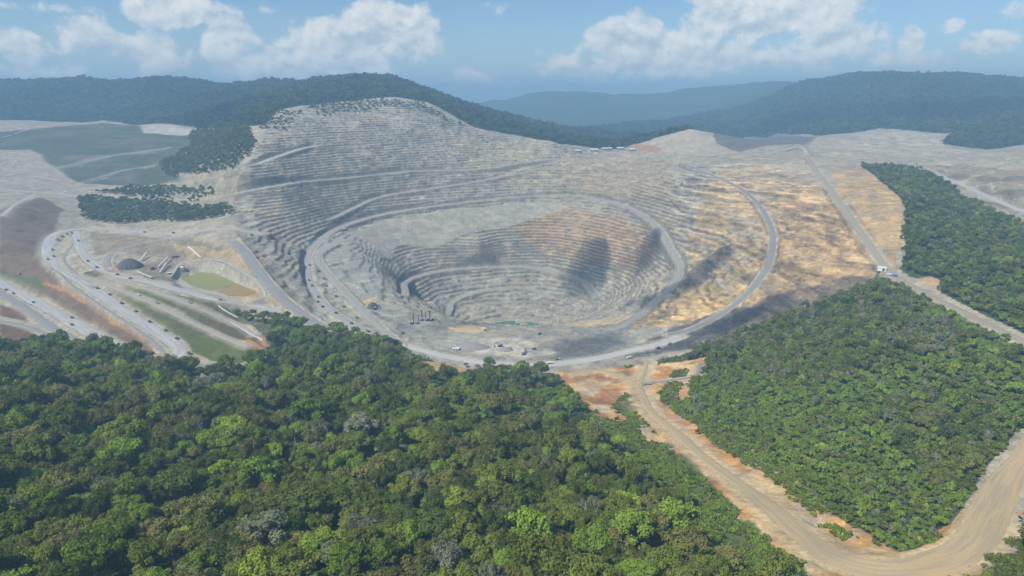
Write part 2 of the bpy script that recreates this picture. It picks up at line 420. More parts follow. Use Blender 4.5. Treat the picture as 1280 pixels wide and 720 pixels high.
ROADS = []
ROADD = np.full(Z.shape, 1e9)
def road(name, p, w, mat, step=4.0, shoulder=10.0, smoothz=10, uv=True, berm=1.6):
    if uv:
        q = []
        for e in p: q.append(hit(*e) if len(e) == 2 else np.array(P(*e)))
        p = q
    c = catmull(p, step)
    for _ in range(smoothz):
        zz = np.pad(c[:, 2], 3, 'edge'); c[:, 2] = sum(zz[i:i + len(c)] for i in range(7)) / 7
    hw = w / 2; rad = hw + shoulder
    dm = np.full(Z.shape, 1e9); zr = np.zeros(Z.shape)
    for (x, y, z) in c:
        i0, i1 = np.searchsorted(X, x - rad), np.searchsorted(X, x + rad); j0, j1 = np.searchsorted(Y, y - rad), np.searchsorted(Y, y + rad)
        if i0 == i1 or j0 == j1: continue
        sl = (slice(j0, j1), slice(i0, i1))
        d = np.hypot(GX[sl] - x, GY[sl] - y); b = d < dm[sl]
        dm[sl] = np.where(b, d, dm[sl]); zr[sl] = np.where(b, z, zr[sl])
    a = 1 - sstep(hw + 2.5, rad, dm)
    Z[:] = Z * (1 - a) + zr * a
    if berm: Z[:] += berm * np.exp(-((dm - hw - 3.2) / 1.9) ** 2)
    np.minimum(ROADD, dm - hw, out=ROADD)
    ROADS.append((name, c, w, mat))
    return c

H1 = road('haul_road', [(330, 294), (280, 285), (230, 292), (180, 290), (130, 286), (95, 287), (70, 292), (59, 308), (66, 328), (100, 350), (150, 385), (195, 415), (218, 430), (224, 442), (205, 451), (165, 443), (100, 408), (50, 380), (0, 354), (-60, 325)], 30, 'pale')
H3 = road('haul_road', [(95, 287), (98, 305), (108, 322), (125, 335), (143, 342), (187, 353), (227, 363), (267, 373), (317, 382), (350, 392)], 24, 'pale')
H4 = road('haul_road', [(290, 300), (305, 315), (322, 338), (350, 370), (385, 398), (410, 412)], 26, 'grey')
T1 = road('terrace_road', [(90, 343), (133, 356), (167, 369), (200, 383), (233, 400), (267, 416), (310, 434)], 13, 'sand', shoulder=6)
T2 = road('terrace_road', [(130, 344), (160, 355), (200, 366), (233, 379), (267, 393), (300, 408), (318, 420)], 12, 'sand', shoulder=5)
T3 = road('terrace_road', [(66, 330), (85, 352), (120, 378), (160, 404), (190, 426), (205, 440)], 8, 'grey', shoulder=4)
LOW = road('yard_track', [(-30, 352), (20, 378), (70, 412), (110, 432), (150, 444)], 20, 'grey', step=4, berm=1.0)
LOW2 = road('yard_track', [(-20, 400), (20, 405), (60, 418), (95, 432)], 14, 'grey', step=4, berm=1.0)
LINK = road('yard_track', [(98, 300), (88, 310), (80, 325), (95, 342), (118, 360)], 8, 'grey', shoulder=5, berm=1.0)
PADR = road('yard_track', [(214, 346), (226, 330), (252, 324), (278, 327), (306, 342), (330, 362), (325, 376), (300, 378)], 7, 'pale', shoulder=3, berm=0.6)
PLANT = road('plant_road', [(240, 297), (200, 300), (150, 312), (135, 325), (140, 340)], 14, 'grey')
UP1 = road('hill_road', [(0, 238), (60, 241), (110, 247), (200, 249), (250, 250), (300, 240), (370, 228)], 16, 'pale', step=8)
UP2 = road('hill_road', [(70, 243), (100, 238), (200, 231), (250, 226), (300, 212), (345, 196), (390, 182)], 14, 'pale', step=8)
UP3 = road('hill_road', [(0, 222), (55, 214), (110, 201), (160, 192), (213, 184)], 12, 'pale', step=8, berm=0)
UP4 = road('hill_road', [(0, 174), (40, 161), (80, 156), (120, 152)], 12, 'pale', step=8, berm=0)
UP5 = road('hill_road', [(105, 229), (150, 214), (195, 206)], 9, 'pale', step=8, berm=0)
DUMPR = road('dump_road', [(0, 272), (20, 255), (45, 243)], 14, 'pale', step=6)
RNG = road('pit_road', [(762, 413), (785, 403), (812, 385), (838, 358, -446), (850, 336, -438), (837, 309, -410), (820, 282, -380), (780, 258, -358), (720, 245, -349), (640, 247, -352), (560, 256, -362), (480, 268, -375),
                        (420, 287, -392), (390, 312, -405), (385, 340, -415), (400, 375, -424), (440, 405, -431), (500, 430, -436)], 17, 'pit')
NEAR = road('pit_road', [(500, 430), (560, 446), (620, 455), (680, 456), (740, 449), (790, 438), (820, 431), (850, 422)], 23, 'white')
IN2 = road('pit_road', [(430, 300), (398, 318), (408, 340), (430, 365), (455, 390), (478, 412), (500, 432)], 18, 'pit')
SEC = road('pit_road', [(505, 368), (508, 352), (540, 341), (580, 336), (620, 334), (660, 334), (700, 342), (730, 352), (745, 372)], 16, 'pit')
SEC2 = road('pit_road', [(560, 392), (566, 378), (590, 367), (630, 360), (665, 362), (690, 374)], 12, 'pit')
BENCHR = road('pit_road', [(370, 228), (440, 222), (520, 214), (600, 212), (680, 200), (760, 196)], 14, 'pit', step=8)
RAMP = road('ramp_road', [(850, 204), (880, 215), (915, 230), (945, 252), (965, 288), (962, 325), (944, 356), (922, 378), (893, 398), (862, 412), (835, 420)], 14, 'bluegrey')
DIAG = road('pit_road', [(412, 276), (445, 259), (480, 245), (560, 233), (640, 219), (690, 207)], 10, 'pit', step=6)
RIM = road('rim_road', [(1008, 195), (1022, 216), (1042, 242), (1075, 290), (1098, 322), (1118, 345), (1150, 362), (1200, 388), (1245, 410), (1290, 432)], 18, 'sandgrey')
FAR1 = road('far_road', [(1160, 215), (1200, 230), (1240, 248), (1285, 268)], 22, 'pale', step=8)
FAR2 = road('far_road', [(1010, 183), (1060, 188), (1120, 194), (1180, 200), (1285, 210)], 16, 'pale', step=8)
FAR3 = road('far_road', [(920, 196), (960, 192), (1000, 184), (1010, 195)], 16, 'pale', step=8)
TRK1 = road('dirt_track', [(802, 480), (835, 476), (868, 470), (876, 455)], 7, 'bluegrey', step=3, berm=0.4)
TRK2 = road('dirt_track', [(800, 482), (775, 470), (745, 464), (715, 468)], 6, 'sandroad', step=3, berm=0.4)
SAND = road('sand_road', [(808, 452), (806, 466), (800, 482), (815, 515), (850, 545), (890, 580), (930, 610), (970, 640), (1005, 672), (1050, 700), (1110, 710), (1170, 705), (1215, 680), (1240, 640), (1262, 595), (1300, 545)], 20, 'sandroad', shoulder=18, step=3.0, berm=0.5)

# basins
def flat(uv, z=None, edge=10):
    m = region(uv, 1.5)
    zz = z if z is not None else float(np.median(Z[m]))
    a = blur(m.astype(float), 3)
    Z[:] = Z * (1 - a) + (zz) * a
    return m, zz
POND_UV = [(222, 346), (232, 336), (250, 331), (270, 333), (288, 340), (300, 350), (290, 356), (276, 361), (262, 363), (240, 357)]
BASIN_UV = [(271, 364), (290, 356), (303, 351), (315, 357), (320, 365), (305, 370), (285, 369)]
_, ZP = flat([(214, 346), (228, 333), (250, 327), (274, 329), (304, 343), (336, 366), (322, 377), (290, 376), (258, 368), (230, 361)], -405.0)
LAKE_Z = -619.5
lk = (np.hypot(GX - 0, (GY - 1750) * 1.2) < 130)
Z = np.where(lk, np.minimum(Z, np.maximum(Z, LAKE_Z - 3)), Z)

# ------------------------------------------------------------------ ground cover: colours of the ground, with painted shade lines on the right wall
C = np.zeros(Z.shape + (3,)); C[:] = (0.055, 0.078, 0.030)      # forest floor / far forest
ROCK = np.zeros(Z.shape)                                          # how rocky (benches, blasted rock)
n1 = fbm(GX, GY, 120, 5, 101); n2 = fbm(GX, GY, 35, 4, 103); n3 = fbm(GX, GY, 12, 3, 105)
FORESTMASK = np.ones(Z.shape, bool)
def paint(m, col, var=0.12, rock=0.0, alt=None, altn=None, soft=0):
    global C
    a = m.astype(float)
    if soft: a = blur(a, soft)
    base = np.array(col)[None, None, :] * (1 + var * (0.5 * n1 + 0.6 * n2 + 0.5 * n3))[..., None]
    if alt is not None:
        t = sstep(-0.15, 0.35, altn if altn is not None else n1 + 0.5 * n2)[..., None]
        base = base * (1 - t) + np.array(alt)[None, None, :] * (1 + var * n3)[..., None] * t
    C = C * (1 - a[..., None]) + base * a[..., None]
    ROCK[:] = ROCK * (1 - a) + rock * a
    FORESTMASK[m] = False

# whole mined land (no trees)
GREY = (0.30, 0.30, 0.285)
mined = region([(-40, 440), (0, 440), (60, 428), (150, 436), (200, 470), (290, 472), (340, 446), (300, 400), (288, 380), (400, 412), (480, 432), (560, 458), (700, 470), (868, 440), (960, 404), (1030, 378), (1095, 352), (1130, 330), (1130, 255),
                (1075, 205), (1160, 215), (1285, 285), (1285, 190), (1200, 195), (1230, 186), (1180, 180), (1195, 166), (1100, 160), (1020, 170), (980, 168), (930, 172), (860, 162), (790, 182), (760, 186), (700, 180), (650, 170), (590, 158), (535, 128), (490, 121), (420, 128), (350, 137), (330, 158), (290, 162),
                (240, 158), (130, 150), (-40, 147)], 5)
mined |= (GX > 1500) & (GY > 1500) & (GY < 2900) & (GX > 0.66 * GY)
paint(mined, (0.33, 0.315, 0.285), 0.15, 0.4)
paint(PIT, GREY, 0.10, 1.0, alt=(0.335, 0.325, 0.30))
paint(region([(640, 262), (700, 255), (770, 268), (815, 290), (820, 320), (780, 330), (700, 320), (650, 300)], 14), (0.36, 0.29, 0.215), 0.12, 1.0, soft=2)
paint(region([(690, 186), (830, 198), (850, 235), (800, 250), (720, 235)], 14), (0.35, 0.315, 0.26), 0.12, 1.0, soft=2)
paint(region([(540, 160), (690, 178), (720, 230), (600, 225)], 14), (0.34, 0.325, 0.275), 0.12, 1.0, soft=2)
paint(region([(300, 255), (312, 300), (345, 345), (410, 405), (390, 402), (340, 366), (300, 310)], 6), (0.25, 0.225, 0.20), 0.15, 1.0, soft=1)
yel = 0.42 * fbm(GX * 0.8 + GY * 0.6, (GY * 0.8 - GX * 0.6) * 0.3, 90, 5, 131) + 0.75 * (vnoise(Z / 7.0 + fbm(GX, GY, 70, 3, 132) * 2.5, GX / 160.0, 133) * 2 - 1)
lay = 0.6 * (vnoise(Z / 1.9 + fbm(GX, GY, 40, 3, 137) * 2, (GX - GY) / 40.0, 138) * 2 - 1) + vnoise(Z / 4.5 + fbm(GX, GY, 50, 3, 135) * 1.5, (GX + GY) / 90.0, 136) * 2 - 1
rwx = region([(900, 215), (960, 205), (1008, 200), (1075, 205), (1132, 258), (1125, 310), (1105, 338), (1030, 378), (960, 404), (868, 434), (800, 425), (770, 408), (800, 385), (870, 345), (885, 300), (870, 250)], 26)
paint(rwx & PIT, (0.32, 0.275, 0.215), 0.22, 0.9, alt=(0.43, 0.33, 0.19), altn=yel * .7 + 0.1, soft=5)
paint(region([(905, 235), (935, 255), (955, 290), (940, 340), (880, 370), (850, 340), (870, 280)], 12), (0.40, 0.32, 0.20), 0.2, 0.9, alt=(0.31, 0.285, 0.25), altn=yel * .7, soft=4)
paint(region([(970, 240), (1010, 230), (1060, 270), (1100, 335), (1060, 355), (980, 370), (970, 320), (975, 280)], 10), (0.43, 0.325, 0.19), 0.2, 0.9, alt=(0.34, 0.255, 0.20), altn=yel * .7 - 0.05, soft=1)
paint(region([(1040, 218), (1075, 205), (1105, 230), (1133, 258), (1128, 310), (1115, 335), (1085, 295), (1050, 248)], 4), (0.42, 0.325, 0.20), 0.2, 0.5, alt=(0.36, 0.295, 0.22), altn=yel)
paint(region([(960, 370), (1040, 350), (1095, 345), (1030, 380), (960, 405), (890, 432), (868, 425), (900, 405)], 8), (0.21, 0.175, 0.15), 0.25, 0.8, soft=1)
paint(near_bench, (0.315, 0.325, 0.325), 0.14, 0.4, alt=(0.24, 0.255, 0.265), altn=n1 * 1.2 - 0.15)
paint(region([(400, 345), (450, 320), (475, 350), (470, 385), (440, 390)], 6), (0.30, 0.32, 0.33), 0.12, 0.4, soft=1)
paint(region([(600, 420), (660, 425), (700, 440), (650, 448), (590, 440)], 8), (0.46, 0.46, 0.44), 0.15, 0.4, soft=1)
paint(region([(556, 410), (575, 406.5), (600, 408), (612, 411), (600, 416), (570, 414)], 6), (0.52, 0.43, 0.30), 0.15, 0.3)
paint(region([(455, 376), (472, 369), (470, 378), (450, 384)], 3), (0.50, 0.44, 0.30), 0.15, 0.3)
paint(region([(700, 407), (760, 398), (800, 390), (790, 396), (730, 410)], 3), (0.44, 0.385, 0.28), 0.15, 0.3)
paint(region([(500, 400), (560, 408), (560, 420), (500, 415)], 6), (0.22, 0.235, 0.255), 0.15, 0.4, soft=1)
paint(region([(690, 425), (760, 405), (800, 425), (740, 440)], 8), (0.255, 0.27, 0.285), 0.15, 0.4, soft=1)
paint(scree, (0.335, 0.335, 0.315), 0.08, 0.25)
# left ground
paint(region([(0, 262), (50, 247), (82, 262), (62, 300), (50, 330), (90, 365), (140, 405), (196, 442), (180, 447), (120, 415), (60, 372), (0, 345)], 3), (0.165, 0.125, 0.095), 0.25, 0.1)
paint(region([(40, 350), (80, 365), (140, 405), (190, 440), (196, 428), (130, 390), (80, 352)], 3), (0.20, 0.115, 0.07), 0.25, 0.1, alt=(0.40, 0.22, 0.095), altn=fbm((GX * .87 - GY * .49) / 7, GX * .49 + GY * .87, 26, 4, 140) * 1.3 - 0.05)
paint(region([(0, 340), (40, 345), (62, 360), (20, 357), (0, 350)], 3), (0.11, 0.135, 0.06), 0.2)
paint(region([(0, 380), (30, 390), (36, 402), (0, 394)], 3), (0.15, 0.095, 0.07), 0.2)
paint(region([(0, 398), (40, 415), (60, 426), (30, 445), (0, 440)], 3), (0.16, 0.10, 0.07), 0.2)
paint(region([(0, 418), (14, 430), (10, 440), (0, 440)], 2), (0.45, 0.29, 0.15), 0.2)
paint(region([(100, 342), (125, 338), (165, 353), (230, 371), (300, 393), (345, 408), (335, 445), (290, 455), (240, 440), (200, 412), (150, 380)], 2), (0.125, 0.12, 0.07), 0.3, alt=(0.115, 0.135, 0.045), altn=n1 + n2 * .6 - 0.05)
paint(region([(215, 405), (300, 430), (330, 445), (290, 455), (250, 445), (215, 415)], 2), (0.105, 0.135, 0.042), 0.3)
paint(region([(312, 425), (345, 440), (352, 446), (330, 443), (300, 425)], 2), (0.40, 0.22, 0.12), 0.15)
paint(region([(300, 400), (320, 412), (345, 440), (330, 432), (300, 408)], 2), (0.36, 0.20, 0.12), 0.15)
paint(region([(112, 290), (240, 300), (290, 308), (305, 320), (250, 328), (180, 318), (150, 315), (120, 320)], 3), (0.25, 0.225, 0.19), 0.15, 0.3)
paint(region([(215, 305), (290, 310), (330, 355), (310, 350), (275, 326), (230, 328)], 3), (0.36, 0.295, 0.20), 0.15, 0.3)
paint(region([(170, 332), (230, 312), (235, 325), (215, 352), (180, 348)], 3), (0.24, 0.215, 0.185), 0.35, 0.5)
paint(region([(134, 330), (150, 333), (148, 342), (134, 339)], 2), (0.46, 0.27, 0.15), 0.1)
paint(region([(212, 347), (228, 332), (250, 326), (275, 328), (305, 344), (325, 362), (322, 371), (300, 374), (262, 369), (234, 362)], 1), (0.36, 0.36, 0.345), 0.1)
paint(region([(300, 367), (320, 358), (326, 368), (310, 374), (290, 372)], 1), (0.45, 0.34, 0.14), 0.1)
# grassy dump
paint(dump, (0.075, 0.088, 0.045), 0.25, alt=(0.105, 0.10, 0.066), altn=n1)
C[dump] *= (0.82 + 0.4 * vnoise(Z0 / 5.0, GX / 300.0, 191))[dump][:, None]
paint(region([(0, 188), (36, 189), (60, 205), (100, 228), (40, 232), (0, 225)], 5), (0.33, 0.31, 0.28), 0.15, 0.3)
paint(region([(170, 156), (240, 160), (238, 168), (180, 166)], 3), (0.37, 0.35, 0.31), 0.12)
# far right: stockpile, dumps, pale flats
paint(region([(780, 187), (820, 172), (860, 163), (935, 173), (960, 190), (880, 195)], 3), (0.38, 0.36, 0.33), 0.1)
paint(region([(890, 170), (935, 171), (980, 167), (1022, 171), (1006, 181), (955, 190), (925, 190), (900, 181)], 5), (0.15, 0.155, 0.165), 0.25, 0.2, soft=1)
paint(region([(1150, 164), (1195, 169), (1185, 175), (1130, 172)], 5), (0.2, 0.2, 0.21), 0.2, 0.2, soft=1)
paint(region([(778, 188), (790, 180), (828, 186), (825, 191)], 3), (0.36, 0.235, 0.18), 0.1)
paint(region([(1020, 172), (1100, 160), (1195, 168), (1180, 182), (1235, 190), (1180, 196), (1100, 192), (1010, 185)], 5), (0.43, 0.405, 0.35), 0.3, 0.6, alt=(0.33, 0.31, 0.28), altn=n2)
paint(region([(940, 186), (1000, 180), (1010, 195), (1040, 238), (960, 206), (880, 206)], 5), (0.33, 0.305, 0.265), 0.2, 0.6)
paint(region([(1170, 205), (1285, 212), (1285, 240), (1210, 225)], 3), (0.29, 0.26, 0.22), 0.2, 0.4)
for q_, (a_, b_) in enumerate([(214, 222), (228, 236), (243, 252)]):
    paint(region([(1165 + 12 * q_, a_ - 2), (1288, a_ + 6 + 4 * q_), (1288, b_ + 8 + 4 * q_), (1180 + 12 * q_, b_ - 2)], 6), (0.185, 0.175, 0.16), 0.35, 0.5, soft=1)
# bare orange gully and sand road borders
gn = fbm(GX, GY, 45, 5, 150)
paint(gully, (0.47, 0.215, 0.065), 0.25, 0.2, alt=(0.56, 0.315, 0.115), altn=gn * 1.3 + 0.1)
paint(region([(700, 470), (760, 465), (790, 500), (800, 545), (760, 520), (720, 492)], 6), (0.36, 0.18, 0.075), 0.22, 0.2, alt=(0.47, 0.27, 0.115), altn=gn, soft=1)
paint(region([(520, 452), (560, 455), (600, 465), (590, 470), (540, 462), (505, 457)], 4), (0.43, 0.28, 0.14), 0.15)
paint(region([(900, 580), (960, 600), (1010, 640), (1040, 670), (1150, 695), (1220, 650), (1245, 590), (1285, 555), (1285, 610), (1250, 690), (1100, 718), (1000, 718), (950, 650), (900, 610)], 6), (0.52, 0.40, 0.225), 0.18, 0.1, alt=(0.48, 0.33, 0.17), altn=gn)
paint(region([(1240, 590), (1285, 560), (1285, 700), (1200, 718), (1160, 712), (1225, 670)], 4), (0.39, 0.335, 0.25), 0.2, 0.2)
paint(gully & (fbm(GX, GY, 24, 4, 151) > .22), (0.58, 0.42, 0.22), 0.2, 0.1, soft=1)
paint(gully & (fbm(GX, GY, 30, 5, 152) < -.24), (0.30, 0.16, 0.08), 0.2, 0.1, soft=1)
paint(gully & (fbm((GX + GY) / 3, GX - GY, 16, 4, 153) > .34), (0.42, 0.35, 0.26), 0.2, 0.1, soft=1)
gpatch = (fbm(GX, GY, 50, 4, 160) > 0.02)
paint(region([(778, 492), (810, 498), (815, 530), (850, 555), (880, 600), (920, 640), (960, 690), (1000, 715), (900, 715), (850, 640), (800, 580), (760, 540), (770, 515)], 8) & gpatch, (0.12, 0.145, 0.045), 0.4, alt=(0.20, 0.16, 0.075), altn=n2)
paint(region([(900, 640), (945, 650), (960, 680), (1005, 715), (960, 719), (900, 700)], 5), (0.12, 0.165, 0.045), 0.35)
paint(region([(1100, 355), (1165, 345), (1180, 352), (1170, 372), (1150, 366), (1120, 352)], 3), (0.42, 0.28, 0.16), 0.15)
paint(region([(795, 434), (840, 410), (890, 392), (930, 382), (960, 387), (915, 412), (868, 434), (800, 446), (778, 446)], 6), (0.10, 0.105, 0.12), 0.3, 0.6, soft=1)
rd = (ROADD < 4) & mined
paint(rd, (0.35, 0.34, 0.315), 0.12, 0.2, soft=1)
paint((ROADD < 9) & ~mined & ~gully & (GY < 1700), (0.38, 0.34, 0.25), 0.2, 0.2)
paint((ROADD < 7) & gully, (0.50, 0.385, 0.215), 0.2, 0.1, soft=1)
rw = blur((right_wall & PIT).astype(float), 2)
C *= (1 + ROCK * ((0.20 + 0.35 * rw) * lay + 0.14 * n3))[..., None]  # strata tones; on the right wall strengthened to paint in missing berm shadows
mm = blur((mined & ~dump).astype(float), 1)[..., None]
C = C * (1 - mm) + C * np.array([1.0, 0.92, 0.76]) * mm
C = np.clip(C, 0.01, 0.8)

# ------------------------------------------------------------------ materials
def material(name):
    m = bpy.data.materials.new(name); m.use_nodes = True
    return m, NT(m.node_tree)

def plain(name, col, rough=0.6, var=0.12, scale=0.6, metal=0.0, dirt=None):
    m, t = material(name)
    co = t.n('ShaderNodeTexCoord').outputs['Object']
    nz = t.noise(co, scale, 4)
    c = t.mix(nz, [q * (1 - var) for q in col], [min(1, q * (1 + var)) for q in col])
    if dirt: c = t.mix(t.smooth(t.noise(co, scale * 2.3, 5), 0.5, 0.7, 0, 0.7), c, dirt)
    b = t.n('ShaderNodeBsdfPrincipled'); t.l(c, b.inputs['Base Color']); b.inputs['Roughness'].default_value = rough; b.inputs['Metallic'].default_value = metal
    o = t.n('ShaderNodeOutputMaterial'); t.l(b.outputs[0], o.inputs[0])
    return m

def ground_material():
    m, t = material('ground')
    co = t.n('ShaderNodeNewGeometry')
    pos = co.outputs['Position']
    sn = t.n('ShaderNodeSeparateXYZ'); t.l(co.outputs['Normal'], sn.inputs[0])
    col = t.n('ShaderNodeAttribute', attribute_name='cover').outputs['Color']
    rock = t.n('ShaderNodeAttribute', attribute_name='rock').outputs['Fac']
    a = t.noise(pos, 0.16, 5, 0.65)
    b = t.noise(pos, 0.035, 4, 0.6)
    fine = t.noise(pos, 0.55, 4, 0.7)
    mul = t.math('ADD', t.math('MULTIPLY', a, 1.35), t.math('ADD', t.math('MULTIPLY', b, 1.1), t.math('ADD', t.math('MULTIPLY', fine, 0.9), -0.68)))
    g = t.n('ShaderNodeCombineColor'); [t.l(mul, g.inputs[i]) for i in range(3)]
    c = t.mix(1.0, col, g.outputs[0], 'MULTIPLY')
    # patches of different broken rock: bluish, tan, pale
    pa = t.noise(pos, 0.017, 6, 0.66, 1.6); pb = t.noise(t.vscale(pos, (1.3, 0.9, 1.0)), 0.03, 6, 0.7, 1.2)
    bare = t.math('MULTIPLY', t.smooth(rock, 0.05, 0.4), 0.75)
    c = t.mix(t.math('MULTIPLY', t.smooth(pa, 0.53, 0.60), bare), c, t.mix(1.0, c, (1.22, 1.12, 0.92), 'MULTIPLY'))
    c = t.mix(t.math('MULTIPLY', t.smooth(pa, 0.46, 0.40), bare), c, t.mix(1.0, c, (0.74, 0.80, 0.88), 'MULTIPLY'))
    c = t.mix(t.math('MULTIPLY', t.smooth(pb, 0.56, 0.62), bare), c, t.mix(1.0, c, (1.28, 1.28, 1.26), 'MULTIPLY'))
    # fresh faces darker than dusty benches, plus painted berm shade; pale rubble lies about
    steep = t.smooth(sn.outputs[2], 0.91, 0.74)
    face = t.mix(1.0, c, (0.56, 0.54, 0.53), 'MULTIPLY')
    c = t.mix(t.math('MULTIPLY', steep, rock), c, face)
    rub = t.smooth(t.noise(t.vscale(pos, (1, 1, 2.5)), 0.10, 6, 0.78), 0.57, 0.66)
    c = t.mix(t.math('MULTIPLY', t.math('MULTIPLY', rub, rock), 0.6), c, (0.47, 0.45, 0.41))
    drk = t.smooth(t.noise(t.vscale(pos, (1, 1, 3)), 0.085, 6, 0.76), 0.55, 0.65)
    c = t.mix(t.math('MULTIPLY', t.math('MULTIPLY', drk, rock), 0.62), c, (0.12, 0.115, 0.11))
    bs = t.n('ShaderNodeBsdfPrincipled'); t.l(c, bs.inputs['Base Color']); bs.inputs['Roughness'].default_value = 0.95
    bs.inputs['Specular IOR Level'].default_value = 0.15
    bp = t.n('ShaderNodeBump'); bp.inputs['Strength'].default_value = 0.6; bp.inputs['Distance'].default_value = 2.5
    t.l(t.noise(pos, 0.22, 6, 0.7), bp.inputs['Height']); t.l(bp.outputs[0], bs.inputs['Normal'])
    o = t.n('ShaderNodeOutputMaterial'); t.l(bs.outputs[0], o.inputs[0])
    return m

def road_material(name, col, edge, track, ragged=0.22):
    """packed gravel: wheel tracks along the strip, loose stuff at the edges (u across, v along in metres)"""
    m, t = material(name)
    uv = t.n('ShaderNodeUVMap').outputs[0]
    s = t.n('ShaderNodeSeparateXYZ'); t.l(uv, s.inputs[0])
    pos = t.n('ShaderNodeNewGeometry').outputs['Position']
    st = t.noise(t.vscale(uv, (9.0, 0.012, 1)), 1.0, 4, 0.6)
    c = t.mix(t.smooth(st, 0.42, 0.60), col, track)
    st2 = t.noise(t.vscale(uv, (22.0, 0.02, 1)), 1.0, 3, 0.6)
    c = t.mix(t.smooth(st2, 0.55, 0.66, 0, 0.45), c, [q * 0.6 for q in col])
    ed = t.math('ABSOLUTE', t.math('SUBTRACT', s.outputs[0], 0.5))
    wob = t.math('ADD', ed, t.math('MULTIPLY', t.math('SUBTRACT', t.noise(pos, 0.09, 5, 0.65), 0.5), ragged))
    c = t.mix(t.smooth(wob, 0.33, 0.46), c, edge)
    nz = t.noise(pos, 0.3, 5, 0.65)
    c = t.mix(t.smooth(nz, 0.35, 0.7, 0, 0.3), c, [q * 0.72 for q in col])
    bs = t.n('ShaderNodeBsdfPrincipled'); t.l(c, bs.inputs['Base Color']); bs.inputs['Roughness'].default_value = 0.95
    bs.inputs['Specular IOR Level'].default_value = 0.15
    # the gravel thins out raggedly at its edges
    thin = t.math('ADD', ed, t.math('MULTIPLY', t.math('SUBTRACT', t.noise(pos, 0.14, 6, 0.7), 0.5), 0.34 + ragged * 0.4))
    t.l(t.smooth(thin, 0.47, 0.38), bs.inputs['Alpha'])
    o = t.n('ShaderNodeOutputMaterial'); t.l(bs.outputs[0], o.inputs[0])
    return m

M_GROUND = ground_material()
M_ROAD = {'pale': road_material('pale_gravel', (0.37, 0.36, 0.335), (0.28, 0.268, 0.245), (0.47, 0.465, 0.44)),
          'grey': road_material('grey_gravel', (0.285, 0.28, 0.268), (0.30, 0.285, 0.26), (0.25, 0.25, 0.245)),
          'white': road_material('white_gravel', (0.41, 0.405, 0.385), (0.32, 0.31, 0.285), (0.52, 0.51, 0.48)),
          'pit': road_material('pit_gravel', (0.31, 0.30, 0.275), (0.28, 0.265, 0.235), (0.35, 0.345, 0.32)),
          'bluegrey': road_material('dark_gravel', (0.26, 0.255, 0.24), (0.33, 0.285, 0.215), (0.22, 0.222, 0.218), 0.5),
          'sand': road_material('sandy_gravel', (0.36, 0.325, 0.265), (0.30, 0.25, 0.185), (0.41, 0.375, 0.32)),
          'sandgrey': road_material('dry_sandy_gravel', (0.35, 0.305, 0.225), (0.37, 0.29, 0.175), (0.31, 0.28, 0.225), 0.35),
          'sandroad': road_material('yellow_sand', (0.47, 0.36, 0.20), (0.50, 0.345, 0.165), (0.37, 0.305, 0.20), 0.6)}

# ------------------------------------------------------------------ object helpers
def tag(o, label=None, cat=None, group=None, kind=None):
    if label: o['label'] = label
    if cat: o['category'] = cat
    if group: o['group'] = group
    if kind: o['kind'] = kind
    return o

def grid_mesh(name, verts, nx, ny):
    me = bpy.data.meshes.new(name)
    me.vertices.add(len(verts)); me.vertices.foreach_set('co', np.ascontiguousarray(verts, dtype=np.float32).ravel())
    idx = np.arange(nx * ny).reshape(ny, nx)
    q = np.stack([idx[:-1, :-1], idx[:-1, 1:], idx[1:, 1:], idx[1:, :-1]], -1).reshape(-1)
    nf = (nx - 1) * (ny - 1)
    me.loops.add(nf * 4); me.loops.foreach_set('vertex_index', q.astype(np.int32))
    me.polygons.add(nf); me.polygons.foreach_set('loop_start', np.arange(0, nf * 4, 4, dtype=np.int32))
    me.polygons.foreach_set('use_smooth', np.ones(nf, bool))
    me.update(calc_edges=True)
    return me

def link(name, me, mat=None, parent=None):
    o = bpy.data.objects.new(name, me); COL.objects.link(o)
    if mat is not None and not me.materials: me.materials.append(mat)
    if parent is not None: o.parent = parent
    return o

gm = grid_mesh('terrain', np.stack([GX, GY, Z + CAMZ], -1).reshape(-1, 3), len(X), len(Y))
at = gm.color_attributes.new('cover', 'FLOAT_COLOR', 'POINT')
at.data.foreach_set('color', np.concatenate([C, np.ones(Z.shape + (1,))], -1).astype(np.float32).ravel())
ra = gm.attributes.new('rock', 'FLOAT', 'POINT'); ra.data.foreach_set('value', ROCK.astype(np.float32).ravel())
tag(link('terrain', gm, M_GROUND), kind='structure')

